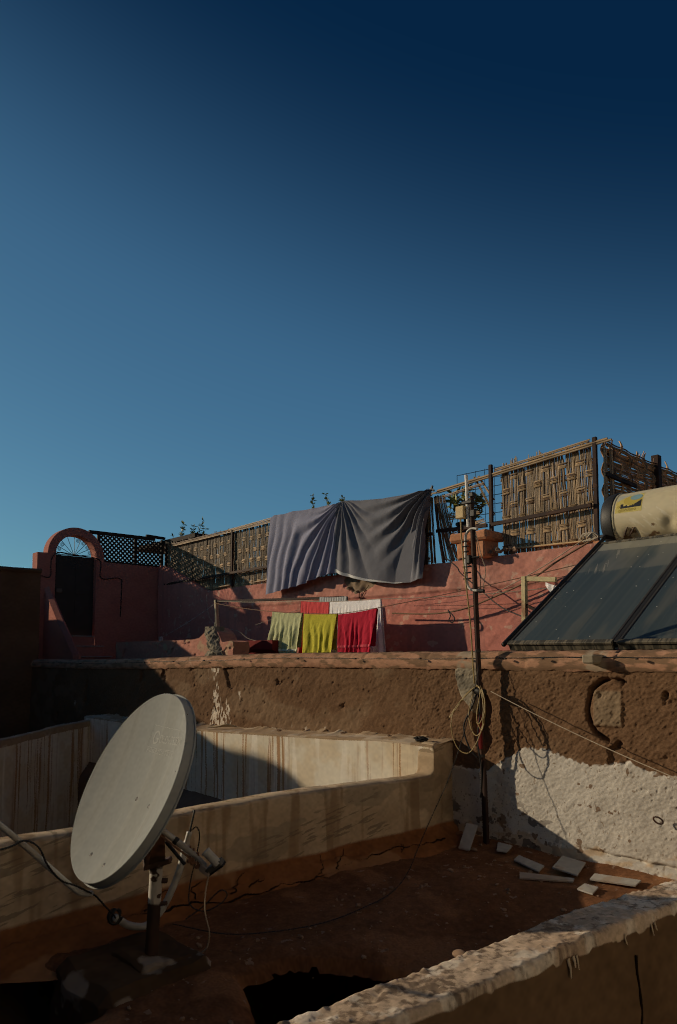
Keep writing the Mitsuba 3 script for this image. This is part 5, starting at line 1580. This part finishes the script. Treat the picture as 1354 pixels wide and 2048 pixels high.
for (x, y, z, s) in [(-3.52, 4.10, 0.735, 0.045), (-4.42, 4.12, 0.705, 0.02), (-5.3, 4.1, 0.655, 0.02), (-3.9, 4.15, 0.725, 0.015)]:
    m = trimesh.creation.icosphere(2, s)
    m.vertices = m.vertices * V(1.3, 0.7, 0.45) + 0.2 * s * rq.normal(size=m.vertices.shape) * V(1, 1, 0.4) + V(x, y, z)
    one('clod', m, 'black_rubber' if s > 0.04 else 'pebble', {-3.52: 'dark clod at the right end of the cream wall ledge', -4.42: 'small clod on the ledge left of the dark one', -5.3: 'small clod on the middle of the cream wall ledge', -3.9: 'tiny pebble on the ledge beside the dark clod'}[x], 'clod', smooth=40)

# ------------------------------------------------------------------ satellite dish
sd_ = thing('satellite_dish', 'large pale grey satellite dish on a rusty pole, faint embossed maker name on its face', 'satellite dish')
DC = V(-2.862, 1.394, 0.832)
DX = unit(V(0.99958, -0.02892, 0))
DN = unit(V(-0.02582, -0.89242, 0.45048))
DY = np.cross(DN, DX)
RA, RB = 0.383, 0.419
DCF = DC + DN * 0.010


def dish_pt(x, y, n):
    return DCF + np.multiply.outer(np.asarray(x), DX) + np.multiply.outer(np.asarray(y), DY) + np.multiply.outer(np.asarray(n), DN)


def bowl(x, y):
    return -0.058 * (1 - (np.asarray(x) / RA) ** 2 - (np.asarray(y) / RB) ** 2)


tt = np.linspace(0, 2 * np.pi, 145)
rr = np.concatenate([np.linspace(0.0, 1.0, 40)])
holes = [(0.037, -0.048), (0.19, -0.059), (-0.064, -0.32), (0.09, -0.33)]
R_, A_ = np.meshgrid(rr, tt, indexing='ij')
x, y = R_ * RA * np.cos(A_), R_ * RB * np.sin(A_)
pts_ = dish_pt(x, y, bowl(x, y))
obj('reflector', mesh_(pts_.reshape(-1, 3), grid_faces(*R_.shape)), 'dish_paint', sd_, smooth=True)
back = dish_pt(x * 0.995, y * 0.995, bowl(x, y) - 0.006)
obj('back_shell', mesh_(back.reshape(-1, 3), grid_faces(*R_.shape)), 'dish_paint', sd_, smooth=True)
prof = [(1.0, 0.0), (1.006, -0.0015), (1.009, -0.006), (1.011, -0.012), (1.017, -0.034), (1.020, -0.037), (1.034, -0.037), (1.038, -0.040), (1.035, -0.044), (1.018, -0.044), (1.010, -0.036), (1.002, -0.008)]
rim = np.array([dish_pt(RA * s * np.cos(tt), RB * s * np.sin(tt), np.full_like(tt, n)) for s, n in prof])
obj('rim', mesh_(rim.reshape(-1, 3), grid_faces(len(prof), len(tt))), 'dish_paint', sd_, smooth=35)
for hx, hy in holes:
    a = np.linspace(0, 2 * np.pi, 15)
    r = np.array([0.0, 0.0075, 0.010])
    Rr, Aa = np.meshgrid(r, a, indexing='ij')
    hxx, hyy = hx + Rr * np.cos(Aa), hy + Rr * np.sin(Aa)
    obj('bolt', mesh_(dish_pt(hxx, hyy, bowl(hxx, hyy) + 0.0035 - 0.35 * Rr).reshape(-1, 3), grid_faces(3, 15)), 'black_iron', sd_, smooth=True)
for hx, hy in ((0.26, 0.335), (0.335, 0.10)):
    hxx, hyy = hx + 0.45 * Rr * np.cos(Aa), hy + 0.45 * Rr * np.sin(Aa)
    obj('rivet', mesh_(dish_pt(hxx, hyy, bowl(hxx, hyy) + 0.002 - 0.3 * Rr).reshape(-1, 3), grid_faces(3, 15)), 'black_iron', sd_, smooth=True)


def dish_text(txt, x, y, hgt, tilt=0.0, stretch=1.0):
    m = meshkit.text_mesh(txt, hgt, 0.0004)
    v = m.vertices.copy()
    px, py = x + v[:, 0] * stretch, y + v[:, 1] + tilt * v[:, 0]
    m.vertices = dish_pt(px, py, bowl(px, py) + 0.0003 + v[:, 2])
    obj('lettering', m, 'dish_print', sd_)


dish_text('G', -0.035, 0.195, 0.058, 0, 1.0)
dish_text('OLDVISION', 0.028, 0.205, 0.034, 0, 0.92)
dish_text('FABRICATION', -0.055, 0.155, 0.018, 0, 1.6)
fr_ = [(-0.06, 0.178), (-0.055, 0.278), (0.225, 0.268), (0.222, 0.178), (-0.06, 0.178)]
for (a, b) in zip(fr_[:-1], fr_[1:]):
    t = np.linspace(0, 1, 24)
    px, py = a[0] + (b[0] - a[0]) * t, a[1] + (b[1] - a[1]) * t
    obj('frame_line', tube(dish_pt(px, py, bowl(px, py) - 0.0006), 0.0013, 4), 'dish_print', sd_)
# pole, bracket, arm, feed
PBD, PTD = V(-2.928, 1.548, -0.03), V(-2.912, 1.560, 0.43)
obj('pole', tube([PBD + (PTD - PBD) * t for t in np.linspace(0, 1, 14)], 0.029, 18), 'pole_paint', sd_, smooth=30)
br = obj('bracket', cat_([
    bar(V(-2.905, 1.50, 0.455), V(-2.80, 1.478, 0.655), 0.05, 0.018, 0.003, up=DN),
    bar(V(-2.935, 1.515, 0.435), V(-2.855, 1.60, 0.47), 0.055, 0.02, 0.003),
    bar(V(-2.94, 1.56, 0.43), V(-2.87, 1.58, 0.45), 0.085, 0.012, 0.003)]), 'rust_bracket', sd_, label='rusty iron mounting bracket')
obj('bracket_plate', mesh_([V(-2.925, 1.505, 0.445), V(-2.80, 1.482, 0.655), V(-2.785, 1.52, 0.64), V(-2.87, 1.575, 0.455), V(-2.925, 1.512, 0.445), V(-2.80, 1.489, 0.655), V(-2.785, 1.527, 0.64), V(-2.87, 1.582, 0.455)],
    [[0, 1, 2], [0, 2, 3], [4, 6, 5], [4, 7, 6], [0, 4, 1], [1, 4, 5], [1, 5, 2], [2, 5, 6], [2, 6, 3], [3, 6, 7], [3, 7, 0], [0, 7, 4]]), 'rust_bracket', sd_)
obj('tilt_bolt', tube([V(-2.83, 1.56, 0.56), V(-2.775, 1.625, 0.46)], 0.008, 8), 'black_iron', sd_)
for t in (0.25, 0.55, 0.85):
    p = V(-2.905, 1.50, 0.455) * (1 - t) + V(-2.80, 1.478, 0.655) * t
    obj('spacer_bolt', tube([p, p + DN * 0.10 - DX * 0.05], 0.006, 6), 'black_iron', sd_)
obj('pole_bolt', tube([PTD + V(-0.02, -0.02, -0.06), PTD + V(0.03, 0.04, -0.06)], 0.012, 8), 'rust_bracket', sd_)
obj('pole_bolt', tube([PTD + V(-0.02, -0.02, -0.16), PTD + V(0.03, 0.04, -0.16)], 0.010, 8), 'rust_bracket', sd_)
A0, A1, A2, A3 = V(-2.835, 1.500, 0.650), V(-2.762, 1.575, 0.572), V(-2.697, 1.623, 0.520), V(-2.648, 1.655, 0.476)
obj('feed_arm', tube([A0, A1], 0.0130, 14), 'pvc_grey', sd_, smooth=30)
obj('feed_arm', tube([A1, A2], 0.0145, 14), 'pvc_grey', sd_, smooth=30)
obj('feed_arm', tube([A2, A3], 0.0105, 14), 'pvc_grey', sd_, smooth=30)
obj('arm_clamp', tube([A1 - (A1 - A0) * 0.10, A1 + (A2 - A1) * 0.06], 0.0165, 14), 'black_rubber', sd_, smooth=30)
obj('arm_rod', tube([A0 + V(0, 0, -0.03), A2 + V(0, 0, -0.028)], 0.0045, 6), 'rust_bracket', sd_)
for t in (0.80, 0.98, 1.25):
    p = A1 + (A2 - A1) * t
    obj('wing_nut', cat_([tube([p + V(0, 0, 0.025), p + V(0, 0, -0.045)], 0.005, 6), box(tuple(p + V(-0.008, -0.014, -0.045)), tuple(p + V(0.008, 0.014, -0.03)), 0.003)]), 'rust_bracket', sd_)
LN = unit(V(-2.601, 1.632, 0.546) - V(-2.572, 1.668, 0.500))
lb_ = obj('feed_horn', tube([V(-2.574, 1.668, 0.497), V(-2.606, 1.630, 0.548)], [0.0195, 0.0195], 24), 'lnb_plastic', sd_, smooth=30)
obj('horn_cap', tube([V(-2.606, 1.630, 0.548), V(-2.609, 1.6265, 0.553)], [0.0215, 0.021], 24), 'dish_print', sd_, smooth=30)
obj('feed_body', bar(V(-2.638, 1.660, 0.457), V(-2.562, 1.680, 0.510), 0.036, 0.024, 0.003, up=LN), 'lnb_dark', sd_)
obj('feed_body_lid', bar(V(-2.638, 1.668, 0.442), V(-2.556, 1.687, 0.499), 0.034, 0.010, 0.003, up=LN), 'black_rubber', sd_)
obj('feed_bracket', bar(V(-2.668, 1.640, 0.470), V(-2.62, 1.66, 0.448), 0.02, 0.03, 0.003), 'galvanised', sd_)
obj('feed_cable', tube(curve([V(-2.640, 1.665, 0.436), V(-2.655, 1.66, 0.37), V(-2.66, 1.66, 0.28), V(-2.655, 1.68, 0.19), V(-2.70, 1.70, 0.11), V(-2.78, 1.72, 0.05)], 40), 0.0035, 6), 'rope_light', sd_, smooth=True)

# footing
ft = thing('dish_footing', 'rough cement footing block with whitish crust under the satellite dish pole', 'footing')
m = plump((-3.25, 1.22, -0.30), (-2.70, 1.78, 0.035), 0.05, 0.06, 211)
obj('block', m, 'footing_cement', ft, smooth=45)
m = plump((-3.08, 1.43, -0.02), (-2.80, 1.70, 0.055), 0.03, 0.09, 213)
obj('collar', m, 'footing_cement', ft, smooth=45)
m = plump((-2.80, 1.00, -0.5), (-2.58, 1.62, -0.05), 0.03, 0.06, 217)
obj('lower_step', m, 'footing_cement', ft, smooth=45)

# ------------------------------------------------------------------ conduit pipe and cables behind the dish
cn_ = thing('conduit', 'bent pale plastic conduit pipe sweeping behind the satellite dish', 'conduit')
c = curve([(-2.76, 0.60, 1.01), (-2.78, 0.847, 0.76), (-2.80, 0.97, 0.636), (-2.83, 1.145, 0.455), (-2.85, 1.195, 0.415), (-2.86, 1.24, 0.402)], 60)
obj('pipe', tube(c, 0.0115, 12), 'pvc_grey', cn_, smooth=True)
c = curve([(-3.06, 1.44, 0.20), (-3.10, 1.52, 0.135), (-3.12, 1.60, 0.10), (-3.14, 1.66, 0.10), (-3.14, 1.715, 0.145), (-3.12, 1.755, 0.23), (-3.10, 1.79, 0.34), (-3.10, 1.82, 0.44), (-3.10, 1.84, 0.505)], 60)
obj('pipe', tube(c, np.where(np.linspace(0, 1, 60) > 0.9, 0.0145, 0.017), 12), 'pvc_grey', cn_, smooth=True)
one('cable', tube(curve([(-3.10, 1.84, 0.50), (-3.10, 1.855, 0.56), (-3.10, 1.865, 0.60), (-3.12, 1.87, 0.60)], 14), 0.0055, 6), 'black_rubber', 'black cable end sticking up out of the conduit mouth', 'cable', smooth=True)
one('cable', tube(curve([(-3.095, 1.845, 0.51), (-3.085, 1.87, 0.525), (-3.08, 1.885, 0.48), (-3.085, 1.87, 0.38), (-3.09, 1.84, 0.25), (-3.07, 1.83, 0.16), (-3.02, 1.88, 0.13), (-2.98, 1.95, 0.16), (-2.97, 1.98, 0.20), (-2.99, 1.95, 0.22), (-3.03, 1.88, 0.15), (-3.06, 1.80, 0.10)], 90), 0.0032, 5), 'black_rubber', 'thin black cable looping beside the upper end of the conduit', 'cable', smooth=True)
one('cable', tube(curve([(-2.80, 0.55, 0.66), (-2.77, 0.85, 0.672), (-2.765, 0.93, 0.69), (-2.765, 0.985, 0.655), (-2.79, 1.03, 0.575), (-2.81, 1.09, 0.50), (-2.82, 1.15, 0.465), (-2.83, 1.20, 0.43), (-2.87, 1.26, 0.385), (-2.93, 1.33, 0.31), (-3.0, 1.40, 0.24), (-3.04, 1.43, 0.205)], 90), 0.0038, 6), 'black_rubber', 'black cable wound along the lower left conduit pipe', 'cable', smooth=True)
a = np.linspace(0, 6 * np.pi, 90)
knot = np.stack([-3.055 + 0.012 * np.sin(a * 0.7), 1.435 + 0.026 * np.cos(a) + 0.006 * np.sin(a * 0.37), 0.205 + 0.030 * np.sin(a) + 0.006 * np.cos(a * 0.5)], -1)
one('cable_knot', tube(knot, 0.0045, 6), 'black_rubber', 'black knotted ring of cable where the conduit pipes meet', 'cable', smooth=True)

# ------------------------------------------------------------------ broken tiles, stones
tiles = [
    ([(-3.30, 4.27), (-3.22, 4.30), (-3.01, 3.99), (-3.11, 3.985)], 0.16, 'broken pale tile leaning in the corner of the roof, leftmost of the scattered tiles'),
    ([(-2.91, 4.21), (-2.80, 4.22), (-2.77, 4.11), (-2.84, 4.09)], 0, 'small square tile scrap lying second from the left on the roof floor'),
    ([(-2.69, 4.13), (-2.45, 4.05), (-2.43, 3.95), (-2.67, 4.04)], 0, 'oblong tile strip lying between the small scrap and the largest tile'),
    ([(-2.43, 4.24), (-2.25, 4.21), (-2.19, 3.99), (-2.37, 4.01)], 0, 'largest pale tile, almost square, lying by the foot of the white wall'),
    ([(-2.49, 3.83), (-2.21, 3.99), (-2.19, 3.94), (-2.46, 3.78)], 0, 'long narrow tile sliver in front of the largest tile'),
    ([(-2.13, 4.09), (-1.87, 4.15), (-1.87, 4.07), (-2.12, 4.01)], 0, 'long tile strip at the right, beside the near parapet'),
    ([(-2.10, 3.91), (-2.02, 3.92), (-2.00, 3.81), (-2.10, 3.82)], 0, 'small tile scrap nearest to the viewer, in front of the right hand strip'),
]
rt_ = np.random.default_rng(41)
for q, lean, lab in tiles:
    q = np.array(q, float)
    zb = np.array([0.03, 0.03, 0.02, 0.02]) + rt_.uniform(-0.004, 0.006, 4)
    if lean:
        # leaning: raise the far edge
        q = np.array([(-3.14, 4.15), (-3.055, 4.175), (-3.00, 4.00), (-3.085, 3.985)])
        zb = np.array([0.155, 0.150, 0.02, 0.02])
    if not lean:
        fl_ = np.array([Z[min(np.searchsorted(gx, a), 159), min(np.searchsorted(gy, b), 339)] for a, b in q])
        zb = zb - 0.022 + 0.75 * fl_.max() + 0.25 * fl_
    topz = zb + 0.009
    v = np.vstack([np.column_stack([q, zb]), np.column_stack([q, topz])])
    f_ = [[4, 5, 6], [4, 6, 7], [0, 2, 1], [0, 3, 2]] + sum([[[i, (i + 1) % 4, 4 + (i + 1) % 4], [i, 4 + (i + 1) % 4, 4 + i]] for i in range(4)], [])
    one('broken_tile', mesh_(v, f_), 'tile_ceramic', lab, 'tile', group='broken tiles scattered on the red roof floor')
ms = []
rp = np.random.default_rng(55)
for k in range(420):
    x, y = rp.uniform(-3.05, -1.4), rp.uniform(1.2, 4.25)
    if min(sdf_poly(np.array([x]), np.array([y]), HOLE)[0], sdf_poly(np.array([x]), np.array([y]), PIT)[0]) < 0.05:
        continue
    s = 0.0035 + 0.012 * rp.random() ** 4
    m = trimesh.creation.icosphere(0 if s < 0.008 else 1, s)
    m.vertices = m.vertices * rp.uniform(0.6, 1.3, 3) * V(1, 1, 0.7) + 0.15 * s * rp.normal(size=m.vertices.shape)
    i, j = np.searchsorted(gx, x), np.searchsorted(gy, y)
    m.apply_translation((x, y, Z[min(i, 159), min(j, 339)] + 0.4 * s))
    ms.append(m)
obj('gravel', cat_(ms), 'pebble', kind='stuff')
labels['gravel'].update(label='small stones and crumbs strewn over the red roof floor', category='gravel')
for (x, y, s, lab) in [(-1.86, 2.95, 0.045, 'dark stone beside the near parapet, right of the others'), (-2.02, 2.62, 0.035, 'dark flat stone near the edge of the pit'), (-3.00, 4.05, 0.022, 'small clod on the floor right of the leaning tile')]:
    m = trimesh.creation.icosphere(2, s)
    v = m.vertices
    m.vertices = v * V(1.3, 0.8, 0.55) * (1 + 0.5 * nz(v / s, 1.3, 57)[:, None]) + V(x, y, 0.02)
    one('stone', m, 'pebble', lab, 'stone', smooth=35)
